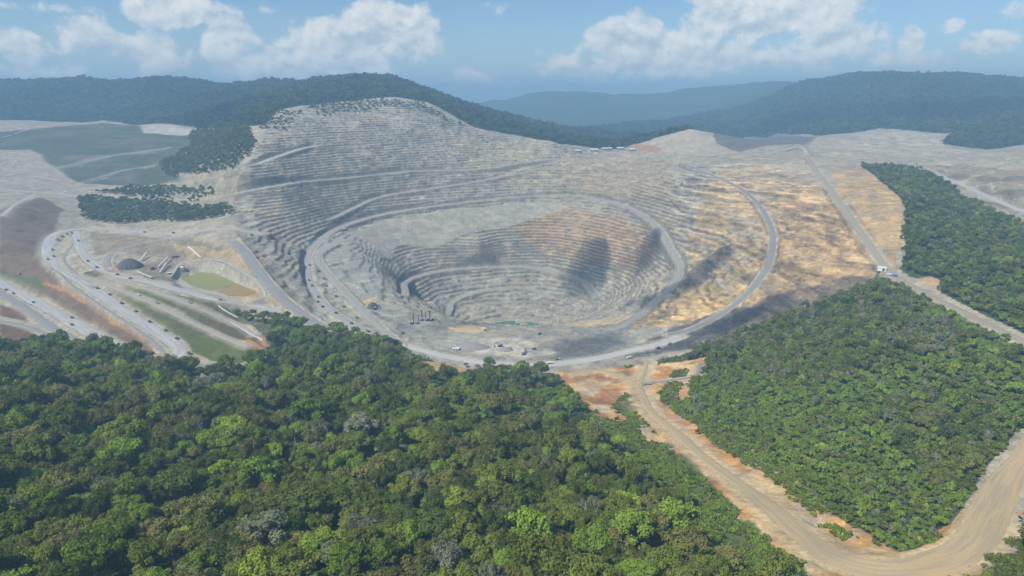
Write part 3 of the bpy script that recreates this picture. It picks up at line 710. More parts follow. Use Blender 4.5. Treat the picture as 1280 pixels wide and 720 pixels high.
for (name, c, w, mat) in ROADS:
    d = np.gradient(c[:, :2], axis=0); d /= np.linalg.norm(d, axis=1)[:, None] + 1e-9
    nrm = np.stack([d[:, 1], -d[:, 0]], -1)
    L = np.concatenate([[0], np.cumsum(np.hypot(*np.diff(c[:, :2], axis=0).T))])
    us = np.linspace(-0.5, 0.5, 7)
    wob = 1.1 + (0.45 if mat == 'sandroad' else 0.28) * fbm(L, L * 0 + w, 55, 3, int(w * 7 + L[-1]) % 97)
    if name == 'sand_road': wob = wob * np.interp(L / L[-1], [0, .12, .4, .6, 1], [.35, .5, .85, 1.5, 1.35])
    V = np.zeros((len(c), 7, 3)); UVs = np.zeros((len(c), 7, 2))
    for k_, u_ in enumerate(us):
        xy = c[:, :2] + nrm * (u_ * w * wob)[:, None]
        V[:, k_, :2] = xy; V[:, k_, 2] = c[:, 2] + CAMZ + 0.55 + np.clip((c[:, 1] - 1900) / 800, 0, 1) * 1.2
        if abs(u_) > 0.49: V[:, k_, 2] -= 1.4
        UVs[:, k_, 0] = u_ + 0.5; UVs[:, k_, 1] = L
    me = grid_mesh(name, V.reshape(-1, 3), 7, len(c))
    li = np.zeros(len(me.loops), np.int32); me.loops.foreach_get('vertex_index', li)
    ul = me.uv_layers.new(name='UVMap'); ul.data.foreach_set('uv', UVs.reshape(-1, 2)[li].astype(np.float32).ravel())
    tag(link(name, me, M_ROAD[mat]), kind='structure')

def water(name, poly, z, mat):
    bm = bmesh.new(); vs = [bm.verts.new((x, y, z + CAMZ)) for (x, y) in poly]; f = bm.faces.new(vs)
    if f.normal.z < 0: f.normal_flip()
    me = bpy.data.meshes.new(name); bm.to_mesh(me); bm.free()
    return tag(link(name, me, mat), kind='structure')
def water_mat(name, col):
    m, t = material(name)
    pos = t.n('ShaderNodeNewGeometry').outputs['Position']
    c = t.mix(t.noise(pos, 0.03, 3), [q * 0.85 for q in col], [q * 1.15 for q in col])
    b = t.n('ShaderNodeBsdfPrincipled'); t.l(c, b.inputs['Base Color']); b.inputs['Roughness'].default_value = 0.35; b.inputs['Specular IOR Level'].default_value = 0.12
    bp = t.n('ShaderNodeBump'); bp.inputs['Strength'].default_value = 0.15; t.l(t.noise(pos, 0.8, 3), bp.inputs['Height']); t.l(bp.outputs[0], b.inputs['Normal'])
    o = t.n('ShaderNodeOutputMaterial'); t.l(b.outputs[0], o.inputs[0]); return m
def pz(uv, z): return [P(u, v, z)[:2] for (u, v) in uv]
water('green_pond', pz(POND_UV, ZP + 0.5), ZP + 0.5, water_mat('murky_green_water', (0.245, 0.25, 0.07)))
water('brown_basin', pz(BASIN_UV, ZP + 0.7), ZP + 0.7, water_mat('brown_mud_water', (0.32, 0.215, 0.08)))
water('pit_lake', [(130 * math.cos(a) , 1750 + 108 * math.sin(a)) for a in np.linspace(0, 2 * math.pi, 48, endpoint=False)], LAKE_Z, water_mat('turquoise_water', (0.075, 0.17, 0.135)))

# ------------------------------------------------------------------ trees
def leaf_mat(name, a, b, tr=0.25):
    m, t = material(name)
    oi = t.n('ShaderNodeObjectInfo').outputs['Random']
    lobe = t.n('ShaderNodeAttribute', attribute_name='lobe').outputs['Fac']
    c = t.mix(oi, a, b)
    br = t.math('ADD', t.math('MULTIPLY', lobe, 0.55), t.math('ADD', 0.45, t.math('MULTIPLY', t.math('FRACT', t.math('MULTIPLY', oi, 7.31)), 0.6)))
    g = t.n('ShaderNodeCombineColor'); [t.l(br, g.inputs[i]) for i in range(3)]
    c = t.mix(1.0, c, g.outputs[0], 'MULTIPLY')
    d = t.n('ShaderNodeBsdfDiffuse'); t.l(c, d.inputs[0])
    ts = t.n('ShaderNodeBsdfTranslucent'); t.l(t.mix(1.0, c, (1.1, 1.25, 0.6), 'MULTIPLY'), ts.inputs[0])
    mx = t.n('ShaderNodeMixShader'); mx.inputs[0].default_value = tr; t.l(d.outputs[0], mx.inputs[1]); t.l(ts.outputs[0], mx.inputs[2])
    o = t.n('ShaderNodeOutputMaterial'); t.l(mx.outputs[0], o.inputs[0]); return m

LEAF = {'dark': leaf_mat('dark_leaves', (0.078, 0.110, 0.023), (0.112, 0.136, 0.028)),
        'mid': leaf_mat('mid_green_leaves', (0.138, 0.178, 0.029), (0.172, 0.196, 0.036)),
        'olive': leaf_mat('olive_leaves', (0.155, 0.16, 0.042), (0.19, 0.184, 0.06)),
        'fresh': leaf_mat('fresh_green_leaves', (0.155, 0.235, 0.028), (0.195, 0.27, 0.036)),
        'lime': leaf_mat('lime_leaves', (0.23, 0.30, 0.036), (0.27, 0.33, 0.045)),
        'grey': leaf_mat('grey_green_leaves', (0.165, 0.185, 0.105), (0.20, 0.205, 0.135)),
        'blue': leaf_mat('deep_green_leaves', (0.022, 0.042, 0.018), (0.035, 0.058, 0.022), 0.1)}
BARK = plain('pale_bark', (0.30, 0.26, 0.21), 0.9, 0.25, 0.8)
DEADWOOD = plain('bleached_wood', (0.36, 0.31, 0.275), 0.9, 0.2, 0.8)

def crown_mesh(name, seed, Rr, Hh, base, nl, per, ls, mat, flat_top=0.0):
    """a crown of leaf sprays gathered in uneven lobes, with gaps between them"""
    r = np.random.default_rng(seed)
    V = []; Fc = []; A = []
    for i in range(nl):
        a = i * 2.39996 + r.uniform(-.5, .5); rr = math.sqrt((i + 0.35) / nl) * 0.9 + r.uniform(-.17, .15)
        cx, cyy = Rr * rr * math.cos(a) * r.uniform(.85, 1.12), Rr * rr * math.sin(a) * r.uniform(.85, 1.12)
        cz = base + Hh * (0.30 + 0.55 * math.sqrt(max(0, 1 - rr * rr * 0.92)) * (1 - flat_top) + flat_top * 0.4) + r.uniform(-.2, .2) * Hh
        lr = Rr * r.uniform(0.17, 0.42) * (1.1 - 0.25 * rr)
        lum = r.uniform(0.35, 1.0)
        # solid heart of the lobe
        n0 = len(V)
        for (px, py, pz_) in ICO:
            V.append((cx + px * lr * .74, cyy + py * lr * .74, cz + pz_ * lr * .55)); A.append(lum * 0.8)
        for f_ in ICOF: Fc.append(tuple(n0 + q for q in f_))
        n = int(per * (lr / (0.31 * Rr)) ** 2)
        d = r.normal(size=(n, 3)); d[:, 2] = d[:, 2] * 0.9 + 0.35
        d /= np.linalg.norm(d, axis=1)[:, None]
        rad = lr * r.uniform(0.80, 1.10, n) * (1 + 0.22 * np.sin(d[:, 0] * 5 + i) * np.cos(d[:, 1] * 6 + 2 * i))
        pos = np.stack([cx + d[:, 0] * rad, cyy + d[:, 1] * rad, cz + d[:, 2] * rad * 0.78], -1)
        nn = d + r.normal(size=(n, 3)) * 0.55 + np.array([0, 0, 0.35]); nn /= np.linalg.norm(nn, axis=1)[:, None]
        t1 = np.cross(nn, r.normal(size=(n, 3))); t1 /= np.linalg.norm(t1, axis=1)[:, None]; t2 = np.cross(nn, t1)
        sz = ls * r.uniform(0.55, 1.3, n)[:, None]; asp = r.uniform(0.5, 0.9, n)[:, None]
        p = np.stack([pos - t1 * sz, pos - t2 * sz * asp + nn * sz * .15, pos + t1 * sz, pos + t2 * sz * asp + nn * sz * .15], 1).reshape(-1, 3)
        n0 = len(V); V.extend(map(tuple, p)); A.extend(np.repeat(np.clip(lum + r.uniform(-.25, .25, n), 0, 1.2), 4))
        Fc.extend((n0 + 4 * q, n0 + 4 * q + 1, n0 + 4 * q + 2, n0 + 4 * q + 3) for q in range(n))
    me = bpy.data.meshes.new(name); me.from_pydata(V, [], Fc)
    at_ = me.attributes.new('lobe', 'FLOAT', 'POINT'); at_.data.foreach_set('value', np.array(A, np.float32))
    me.materials.append(mat); me.update()
    return me
_b = bmesh.new(); bmesh.ops.create_icosphere(_b, subdivisions=1, radius=1.0); _b.verts.ensure_lookup_table()
ICO = [tuple(v.co) for v in _b.verts]; ICOF = [tuple(v.index for v in f.verts) for f in _b.faces]; _b.free()

def tube(V, Fc, path, radii, n=6):
    n0 = len(V)
    for i, (p, r_) in enumerate(zip(path, radii)):
        p = Vector(p); d = (Vector(path[min(i + 1, len(path) - 1)]) - Vector(path[max(i - 1, 0)])).normalized()
        a = d.orthogonal().normalized(); b = d.cross(a)
        for k_ in range(n):
            an = 2 * math.pi * k_ / n; V.append(tuple(p + (a * math.cos(an) + b * math.sin(an)) * r_))
    for i in range(len(path) - 1):
        for k_ in range(n):
            Fc.append((n0 + i * n + k_, n0 + i * n + (k_ + 1) % n, n0 + (i + 1) * n + (k_ + 1) % n, n0 + (i + 1) * n + k_))
    Fc.append(tuple(n0 + k_ for k_ in reversed(range(n)))); Fc.append(tuple(n0 + (len(path) - 1) * n + k_ for k_ in range(n)))

def mesh(name, V, Fc, mat, smooth=False):
    me = bpy.data.meshes.new(name); me.from_pydata([tuple(v) for v in V], [], Fc); me.materials.append(mat)
    if smooth: me.polygons.foreach_set('use_smooth', np.ones(len(me.polygons), bool))
    me.update(); return me

def trunk_mesh(seed, base, Rr, mat):
    r = random.Random(seed); V = []; Fc = []
    tx, ty = r.uniform(-1, 1), r.uniform(-1, 1)
    top = (tx, ty, base + 0.3 * Rr)
    tube(V, Fc, [(0, 0, -2), (0.1, 0, 1), (tx * .4, ty * .4, base * .5), top], [0.95, 0.6, 0.5, 0.36])
    for i in range(5):
        a = i * 1.256 + r.uniform(-.3, .3); q = Rr * r.uniform(.45, .75)
        tube(V, Fc, [(tx * .8, ty * .8, base * .8), (tx + q * .5 * math.cos(a), ty + q * .5 * math.sin(a), base + Rr * .25), (q * math.cos(a), q * math.sin(a), base + Rr * .5)], [0.32, 0.22, 0.1], 5)
    return mesh('trunk', V, Fc, mat)

def bare_mesh(seed, h, spread, depth=4, thick=0.55):
    r = random.Random(seed); V = []; Fc = []
    def grow(p, d, l, th, k_):
        q = p + d * l * .5 + Vector((r.uniform(-.08, .08), r.uniform(-.08, .08), 0)) * l; e = q + (d + Vector((r.uniform(-.3, .3), r.uniform(-.3, .3), .1))).normalized() * l * .5
        tube(V, Fc, [p, q, e], [th, th * .82, th * .62], 5 if k_ > 1 else 4)
        if k_ == 0: return
        for _ in range(r.choice([2, 3, 3]) + (1 if k_ >= depth - 1 else 0)):
            nd = (d * .55 + Vector((r.uniform(-1, 1) * spread, r.uniform(-1, 1) * spread, r.uniform(.05, .6)))).normalized()
            grow(e, nd, l * r.uniform(.55, .8), th * .6, k_ - 1)
    grow(Vector((0, 0, -1)), Vector((0, 0, 1)), h * .42, thick, depth)
    return V, Fc

TREE_SPECS = {}                       # kind -> list of (crown mesh, trunk mesh)
for kind, nvar in (('dark', 3), ('mid', 4), ('olive', 4), ('fresh', 3), ('lime', 2), ('grey', 2)):
    L_ = []
    for q in range(nvar):
        sd = hash((kind, q)) % 1000 if False else (sum(map(ord, kind)) * 7 + q * 13)
        rr = 10.0; hh = [9.0, 11.0, 7.5, 9.5][q % 4]; bs_ = [11, 12, 12.5, 10][q % 4]
        cm = crown_mesh('crown', sd, rr, hh, bs_, [15, 19, 13, 22][q % 4], [150, 120, 170, 110][q % 4], 0.62, LEAF[kind], [0, 0.1, 0.45, 0.2][q % 4])
        L_.append((cm, trunk_mesh(sd + 1, bs_, rr, BARK)))
    TREE_SPECS[kind] = L_

KINDS = ['dark', 'mid', 'olive', 'fresh', 'lime', 'grey']
PROTO = bpy.data.collections.new('tree_kinds')
PICKS = {}
def proto(me, extra=None):
    o = bpy.data.objects.new('kind_%03d' % len(PROTO.objects), me); PROTO.objects.link(o); return len(PROTO.objects) - 1
for kd in KINDS:
    PICKS[kd] = [proto(cm) for (cm, tm_) in TREE_SPECS[kd]]
# coarser crowns for the middle and far distance
MIDK = {}
for kd in KINDS:
    MIDK[kd] = [proto(crown_mesh('crown', 500 + 7 * q + len(kd), 7.0, 7.0, 5.0, 9 + 2 * q, 60, 0.85, LEAF[kd], 0.1 * q)) for q in range(2)]
FARK = {}
for kd in ('dark', 'blue'):
    FARK[kd] = [proto(crown_mesh('crown', 700 + 5 * q + len(kd), 8.0, 8.0, 3.0, 6, 26, 1.7, LEAF[kd], 0.0)) for q in range(2)]
BUSHK = {}
for kd in ('mid', 'fresh', 'dark', 'olive'):
    BUSHK[kd] = [proto(crown_mesh('crown', 900 + 5 * q + len(kd), 2.6, 2.2, 0.2, 7, 26, 0.5, LEAF[kd], 0.2)) for q in range(2)]
gv, gf = bare_mesh(5, 14, 0.9, 4, 0.45)
BAREK = [proto(mesh('bare', gv, gf, DEADWOOD))]

def scatter_tree():
    g = bpy.data.node_groups.new('plant_trees', 'GeometryNodeTree')
    g.interface.new_socket('Geometry', in_out='INPUT', socket_type='NodeSocketGeometry'); g.interface.new_socket('Geometry', in_out='OUTPUT', socket_type='NodeSocketGeometry')
    N = g.nodes; i = N.new('NodeGroupInput'); o = N.new('NodeGroupOutput')
    ci = N.new('GeometryNodeCollectionInfo'); ci.inputs['Collection'].default_value = PROTO; ci.inputs['Separate Children'].default_value = True; ci.inputs['Reset Children'].default_value = True
    ip = N.new('GeometryNodeInstanceOnPoints'); ip.inputs['Pick Instance'].default_value = True
    def na(nm, t):
        q = N.new('GeometryNodeInputNamedAttribute'); q.data_type = t; q.inputs[0].default_value = nm; return q.outputs[0]
    g.links.new(i.outputs[0], ip.inputs['Points']); g.links.new(ci.outputs[0], ip.inputs['Instance'])
    g.links.new(na('pick', 'INT'), ip.inputs['Instance Index']); g.links.new(na('turn', 'FLOAT_VECTOR'), ip.inputs['Rotation']); g.links.new(na('size', 'FLOAT_VECTOR'), ip.inputs['Scale'])
    g.links.new(ip.outputs[0], o.inputs[0]); return g
PLANT_GN = scatter_tree()

def stuff(name, pos, pick, size, label):
    me = bpy.data.meshes.new(name); n = len(pos)
    me.vertices.add(n); me.vertices.foreach_set('co', np.asarray(pos, np.float32).ravel())
    a = me.attributes.new('pick', 'INT', 'POINT'); a.data.foreach_set('value', np.asarray(pick, np.int32))
    a = me.attributes.new('turn', 'FLOAT_VECTOR', 'POINT')
    tn = np.zeros((n, 3), np.float32); tn[:, 2] = rng.uniform(0, 6.28, n); tn[:, :2] = rng.normal(0, .1, (n, 2)); a.data.foreach_set('vector', tn.ravel())
    a = me.attributes.new('size', 'FLOAT_VECTOR', 'POINT')
    sz = np.asarray(size)[:, None] * (rng.uniform(.82, 1.2, (n, 3)) * np.stack([np.ones(n), np.ones(n), rng.uniform(.8, 1.4, n)], -1)); a.data.foreach_set('vector', sz.astype(np.float32).ravel())
    o = link(name, me); md = o.modifiers.new('plants', 'NODES'); md.node_group = PLANT_GN
    return tag(o, label, name.replace('_', ' '), kind='stuff')

def jitter(x0, x1, y0, y1, s):
    gx, gy = np.meshgrid(np.arange(x0, x1, s), np.arange(y0, y1, s * 0.9)); gx = gx.ravel(); gy = gy.ravel()
    return gx + rng.uniform(-.48, .48, len(gx)) * s, gy + rng.uniform(-.48, .48, len(gx)) * s
def lookup(M, x, y):
    i = np.clip(np.searchsorted(X, x), 0, len(X) - 1); j = np.clip(np.searchsorted(Y, y), 0, len(Y) - 1); return M[j, i]
def proj(x, y, z):
    dz = z; zc = y * CP - dz * SP; yc = y * SP + dz * CP
    return UC + F * x / zc, VC - F * yc / zc, zc
def pick_of(kinds, table, w, nv):
    w = np.array(w, float); w /= w.sum()
    ks = rng.choice(len(kinds), nv, p=w); return ks, np.array([table[kinds[k_]][rng.integers(len(table[kinds[k_]]))] for k_ in ks])

FM = FORESTMASK
# young regrowth along the near forest's right side: smaller trees
regrow = region([(690, 470), (740, 500), (800, 545), (860, 590), (900, 660), (920, 719), (860, 719), (840, 640), (780, 590), (720, 540), (650, 500)], 8)
# --- the near hillside forest
nx_, ny_ = jitter(-1250, 640, 170, 1320, 12.5)
u_, v_, d_ = proj(nx_, ny_, zat(nx_, ny_) + 15)
okm = lookup(FM, nx_, ny_) & (u_ > -260) & (u_ < 1480) & (v_ < 900) & (v_ > 360)
block = region([(868, 432), (900, 425), (960, 402), (1030, 377), (1095, 350), (1120, 350), (1160, 372), (1200, 395), (1285, 440), (1285, 555), (1240, 590), (1215, 640), (1150, 690), (1040, 665), (1000, 610), (950, 560), (860, 520), (840, 490)], 3)
inblock = lookup(block, nx_, ny_)
nx_, ny_ = nx_[okm & ~inblock], ny_[okm & ~inblock]
rg = lookup(regrow, nx_, ny_)
NEAR_EDGE = [(-300, 920), (-300, 450), (-60, 440), (0, 433), (60, 422), (110, 427), (150, 436), (200, 455), (240, 463), (290, 465), (345, 447), (320, 425), (300, 400), (284, 381), (310, 383), (345, 393), (375, 398), (400, 403),
             (450, 412), (480, 420), (500, 432), (512, 450), (520, 459), (560, 466), (600, 467), (604, 452), (625, 443), (665, 449), (690, 462), (735, 505), (700, 522), (780, 545), (815, 570), (850, 600), (880, 640), (925, 690), (960, 712), (1000, 920)]
CORNER_EDGE = [(1215, 730), (1242, 700), (1264, 688), (1290, 680), (1330, 655), (1500, 640), (1500, 920), (1180, 920)]
tu, tv, td = proj(nx_, ny_, zat(nx_, ny_) + 15)
keep_ = (rng.random(len(nx_)) > .07) & inside(tu, tv, NEAR_EDGE) | inside(tu, tv, CORNER_EDGE)
cut = ~(inside(tu, tv, NEAR_EDGE) | inside(tu, tv, CORNER_EDGE)); OPENX, OPENY = nx_[cut], ny_[cut]
nx_, ny_, rg = nx_[keep_], ny_[keep_], rg[keep_]
zone = fbm(nx_, ny_, 130, 3, 201)
size = rng.uniform(0.5, 1.15, len(nx_)) * np.where(rng.random(len(nx_)) < 0.12, 1.45, 1.0) * np.where(rg, 0.6, 1.0)
wts = np.where(rg[:, None], [0.05, 0.22, 0.06, 0.60, 0.07, 0.0], np.where((zone > 0.1)[:, None], [0.30, 0.36, 0.15, 0.13, 0.02, 0.04], [0.18, 0.36, 0.22, 0.17, 0.03, 0.04]))
kd_i = np.array([rng.choice(6, p=w / w.sum()) for w in wts])
nz_ = zat(nx_, ny_) - 3.0 * size
u_, v_, d_ = proj(nx_, ny_, nz_ + 15)
vis = (u_ > -15) & (u_ < 1295) & (v_ < 740)
rank = np.where(vis, size / d_, 0)
order = np.argsort(-rank)
NB = 290
single = order[:NB]; rest = order[NB:]
TREE_LABEL = {'dark': ('dark green broad-crowned rainforest tree in the near hillside canopy', 'dark green trees of the near hillside'),
              'mid': ('mid green lobed rainforest tree in the near hillside canopy', 'mid green trees of the near hillside'),
              'olive': ('dull olive green rainforest tree in the near hillside canopy', 'olive green trees of the near hillside'),
              'fresh': ('fresh bright green tree among darker trees of the near hillside', 'bright green trees of the near hillside'),
              'lime': ('yellowish lime green tree standing out of the near hillside canopy', 'lime green trees of the near hillside'),
              'grey': ('greyish green thin-leaved tree in the near hillside canopy', 'grey green trees of the near hillside')}
def plant_tree(x, y, z, kind, var, s, label, group=None, name='rainforest_tree', rz=None):
    cm, tm_ = TREE_SPECS[kind][var % len(TREE_SPECS[kind])]
    e = bpy.data.objects.new(name, None); COL.objects.link(e); e.empty_display_size = 2
    e.location = (x, y, z + CAMZ); e.rotation_euler = (0, 0, random.uniform(0, 6.28) if rz is None else rz); e.scale = (s * random.uniform(.82, 1.2), s * random.uniform(.82, 1.2), s * random.uniform(.85, 1.2))
    tag(e, label, 'tree', group)
    link('crown', cm, None, e); link('trunk', tm_, None, e)
    return e
for q in single:
    kd = KINDS[kd_i[q]]
    lb_, gr_ = TREE_LABEL[kd]
    if inside(np.array([u_[q]]), np.array([v_[q] - 5]), [(1190, 600), (1400, 600), (1400, 900), (1190, 900)])[0] and ny_[q] < 700 and nx_[q] > 150:
        lb_, gr_ = lb_.replace('near hillside canopy', 'corner clump beside the sand road bend').replace('darker trees of the near hillside', 'the corner clump at the sand road bend'), 'trees of the corner clump'
    plant_tree(nx_[q], ny_[q], nz_[q], kd, int(rng.integers(4)), size[q], lb_, gr_)
stuff('forest', np.stack([nx_, ny_, nz_ + CAMZ], -1)[rest], [PICKS[KINDS[k_]][rng.integers(len(PICKS[KINDS[k_]]))] for k_ in kd_i[rest]], size[rest], 'dense dark rainforest on the near hillside below the camera')

# --- right forest block
bx, by = jitter(60, 900, 380, 1300, 5.7)
ebk = blur(block.astype(float), 6)
ok = lookup(block & FM & (ROADD > 10), bx, by) & (rng.random(len(bx)) < np.clip((lookup(ebk, bx, by) - .45) * 2.6 + .25, 0, 1))
bx, by = bx[ok], by[ok]
fr = fbm(bx, by, 110, 3, 211)
fr2 = fbm(bx, by, 60, 2, 213)
w = np.where((fr > 0.15)[:, None], [0.02, 0.22, 0.06, 0.62, 0.05, 0.03], np.where((fr2 > 0.15)[:, None], [0.25, 0.2, 0.2, 0.03, 0.0, 0.32], [0.34, 0.40, 0.12, 0.09, 0.0, 0.05]))
ki = np.array([rng.choice(6, p=q / q.sum()) for q in w])
sz = rng.uniform(0.5, 1.0, len(bx)) * np.where(rng.random(len(bx)) < .08, 1.45, 1.0) * np.where(by < 620, 0.8, 1.0) * np.where(fr > .15, .7, 1.0)
pk = np.array([MIDK[KINDS[k_]][rng.integers(2)] for k_ in ki]); bare_ = rng.random(len(bx)) < 0.03; pk[bare_] = BAREK[0]; em_ = rng.random(len(bx)) < .05; pk[em_] = [PICKS[KINDS[k_]][0] for k_ in ki[em_]]; sz[em_] *= .62
stuff('forest', np.stack([bx, by, zat(bx, by) - 1.5 + CAMZ], -1), pk, sz, 'green regrowth forest between the sand road and the pit rim')

# --- upper right forest
urf = region([(1075, 203), (1160, 216), (1200, 234), (1290, 285), (1290, 425), (1200, 385), (1160, 362), (1180, 352), (1165, 345), (1128, 335), (1130, 255)], 3)
bx, by = jitter(600, 2300, 850, 2600, 9.5)
ok = lookup(urf & FM & (ROADD > 12), bx, by); bx, by = bx[ok], by[ok]
ki = rng.choice(6, len(bx), p=[.40, .36, .10, .09, .01, .04])
stuff('forest', np.stack([bx, by, zat(bx, by) - 2 + CAMZ], -1), [MIDK[KINDS[k_]][rng.integers(2)] for k_ in ki], rng.uniform(.6, 1.15, len(bx)), 'dark green forest wedge beyond the rim road')

# --- wooded patches by the left haul roads
patchA = region([(100, 249), (112, 246), (200, 250), (226, 256), (205, 276), (150, 280), (105, 272)], 2) | region([(228, 256), (285, 254), (292, 268), (250, 276), (210, 277)], 2) | region([(120, 241), (190, 234), (270, 237), (250, 250), (160, 245)], 2)
patchB = region([(200, 205), (240, 182), (240, 164), (310, 158), (320, 180), (310, 198), (292, 212), (220, 222)], 4)
bx, by = jitter(-2200, -600, 1700, 3300, 10.5)
ok = lookup((patchA | patchB) & (ROADD > 5), bx, by); bx, by = bx[ok], by[ok]
ki = rng.choice(4, len(bx), p=[.55, .33, .1, .02])
stuff('forest', np.stack([bx, by, zat(bx, by) - 1 + CAMZ], -1), [MIDK[KINDS[k_]][rng.integers(2)] for k_ in ki], rng.uniform(.6, 1.1, len(bx)), 'dark forest patches between the pale hill roads left of the pit')

# --- forested hills behind
bx, by = jitter(-4300, 4200, 2400, 6000, 17.0)
ok = lookup(FM & ~mined & ~urf, bx, by); bx, by = bx[ok], by[ok]
zz = zat(bx, by); u_, v_, d_ = proj(bx, by, zz + 8)
ok = (u_ > -30) & (u_ < 1310) & (v_ < 215); bx, by, zz = bx[ok], by[ok], zz[ok]
ki = rng.choice(2, len(bx), p=[.6, .4]); fk = ('dark', 'blue')
stuff('forest', np.stack([bx, by, zz - 2 + CAMZ], -1), [FARK[fk[k_]][rng.integers(2)] for k_ in ki], rng.uniform(.9, 1.7, len(bx)), 'hazy blue forest covering the far hills behind the mine')

bx, by = jitter(-1400, -100, 2350, 3150, 17)
band = region([(322, 176), (335, 148), (356, 133), (420, 122), (490, 116), (540, 126), (600, 160), (560, 152), (530, 140), (490, 134), (420, 142), (365, 152), (345, 172)], 14)
ok = lookup(band, bx, by) & (fbm(bx, by, 70, 4, 221) > -.05); bx, by = bx[ok], by[ok]
stuff('scrub', np.stack([bx, by, zat(bx, by) - 2 + CAMZ], -1), [FARK['dark'][int(rng.integers(2))] for _ in bx], rng.uniform(.35, .9, len(bx)), 'straggling trees where the top benches of the pit meet the forested hill')

# --- low bushes in the gully
bx, by = jitter(-100, 500, 360, 1000, 3.6)
eb = blur(block.astype(float), 5); ub = blur((regrow | ~FM).astype(float), 3)
bushes = ((eb > .02) & (eb < .92) & (fbm(GX, GY, 22, 3, 166) > -.12)) | (region([(778, 490), (812, 497), (820, 530), (850, 560), (890, 610), (940, 660), (1000, 715), (900, 715), (850, 640), (790, 570), (755, 530)], 8) & (fbm(GX, GY, 34, 4, 165) > -0.06)) | region([(735, 505), (700, 522), (780, 545), (815, 570), (850, 600), (880, 640), (925, 690), (960, 712), (930, 719), (860, 660), (800, 600), (740, 560), (690, 520)], 6) | region([(826, 496), (862, 505), (880, 520), (840, 516)], 5) | region([(870, 520), (960, 560), (1010, 605), (990, 612), (930, 575), (880, 548)], 6)
ok = lookup(bushes & (ROADD > 9 + 12 * (fbm(GX, GY, 50, 2, 167) > 0)), bx, by); bx, by = bx[ok], by[ok]
ox = np.repeat(OPENX, 7) + rng.uniform(-8, 8, 7 * len(OPENX)); oy = np.repeat(OPENY, 7) + rng.uniform(-8, 8, 7 * len(OPENX)); ok = lookup(FM | regrow, ox, oy) & (lookup(ROADD, ox, oy) > 9)
bx = np.concatenate([bx, ox[ok]]); by = np.concatenate([by, oy[ok]])
ki = rng.choice(4, len(bx), p=[.3, .52, .08, .1]); bk = ('mid', 'fresh', 'dark', 'olive')
stuff('undergrowth', np.stack([bx, by, zat(bx, by) - .2 + CAMZ], -1), [BUSHK[bk[k_]][rng.integers(2)] for k_ in ki], rng.uniform(.5, 1.3, len(bx)), 'low green bushes on the orange earth beside the sand road')
# ------------------------------------------------------------------ machines, plant, buildings
class MB:
    def __init__(s): s.V = []; s.F = []
    def box(s, c, d, rx=0, ry=0, rz=0, taper=1.0):
        M_ = Matrix.Rotation(rz, 3, 'Z') @ Matrix.Rotation(ry, 3, 'Y') @ Matrix.Rotation(rx, 3, 'X'); n0 = len(s.V)
        for sz in (-1, 1):
            for sx, sy in ((-1, -1), (1, -1), (1, 1), (-1, 1)):
                k_ = taper if sz > 0 else 1.0
                s.V.append(tuple(M_ @ Vector((sx * d[0] / 2 * k_, sy * d[1] / 2 * k_, sz * d[2] / 2)) + Vector(c)))
        for f in ((3, 2, 1, 0), (4, 5, 6, 7), (0, 1, 5, 4), (1, 2, 6, 5), (2, 3, 7, 6), (3, 0, 4, 7)): s.F.append(tuple(n0 + q for q in f))
        return s
    def bar(s, path, r, n=8):
        tube(s.V, s.F, path, r if isinstance(r, (list, tuple)) else [r] * len(path), n); return s
    def prism(s, prof, y0, y1):
        """profile in x,z pushed from y0 to y1"""
        n0 = len(s.V); n = len(prof)
        for y in (y0, y1):
            for (x, z) in prof: s.V.append((x, y, z))
        s.F.append(tuple(n0 + q for q in range(n))); s.F.append(tuple(n0 + n + q for q in reversed(range(n))))
        for q in range(n): s.F.append((n0 + q, n0 + n + q, n0 + n + (q + 1) % n, n0 + (q + 1) % n))
        return s
    def mesh(s, name, mat):
        me = mesh(name, s.V, s.F, mat); bm = bmesh.new(); bm.from_mesh(me); bmesh.ops.recalc_face_normals(bm, faces=bm.faces); bm.to_mesh(me); bm.free(); return me
    def part(s, name, mat, parent): return link(name, s.mesh(name, mat), None, parent)

DUST = (0.36, 0.34, 0.31)
M_TRUCK = plain('dusty_ochre_paint', (0.26, 0.20, 0.08), 0.6, 0.2, 0.5, dirt=DUST)
M_BED = plain('worn_dark_steel', (0.12, 0.116, 0.11), 0.6, 0.25, 0.4, dirt=(0.24, 0.225, 0.20))
M_DARK = plain('dark_steel', (0.05, 0.05, 0.052), 0.55, 0.3, 0.6)
M_RUB = plain('tyre_rubber', (0.025, 0.025, 0.026), 0.9, 0.3, 0.8, dirt=(0.16, 0.15, 0.13))
M_WHITE = plain('white_paint', (0.72, 0.72, 0.70), 0.5, 0.08, 0.5, dirt=(0.5, 0.48, 0.44))
M_GLASS = plain('dark_glass', (0.03, 0.04, 0.05), 0.15, 0.1)
M_ORANGE = plain('orange_paint', (0.62, 0.14, 0.02), 0.5, 0.15, 0.5, dirt=(0.35, 0.2, 0.1))
M_BLUE = plain('blue_paint', (0.06, 0.14, 0.42), 0.5, 0.1)
M_RED = plain('faded_red_paint', (0.36, 0.16, 0.12), 0.6, 0.1)
M_ORE = plain('broken_grey_ore', (0.24, 0.24, 0.235), 0.95, 0.3, 0.9)
M_COAL = plain('dark_crushed_ore', (0.085, 0.083, 0.08), 0.95, 0.25, 0.3)
M_RUST = plain('rusty_sheet', (0.26, 0.17, 0.12), 0.8, 0.25, 0.3)
M_CONC = plain('pale_concrete', (0.58, 0.57, 0.54), 0.85, 0.12, 0.3)
M_ROOF = plain('pale_sheet_roof', (0.62, 0.63, 0.64), 0.5, 0.08, 0.2)

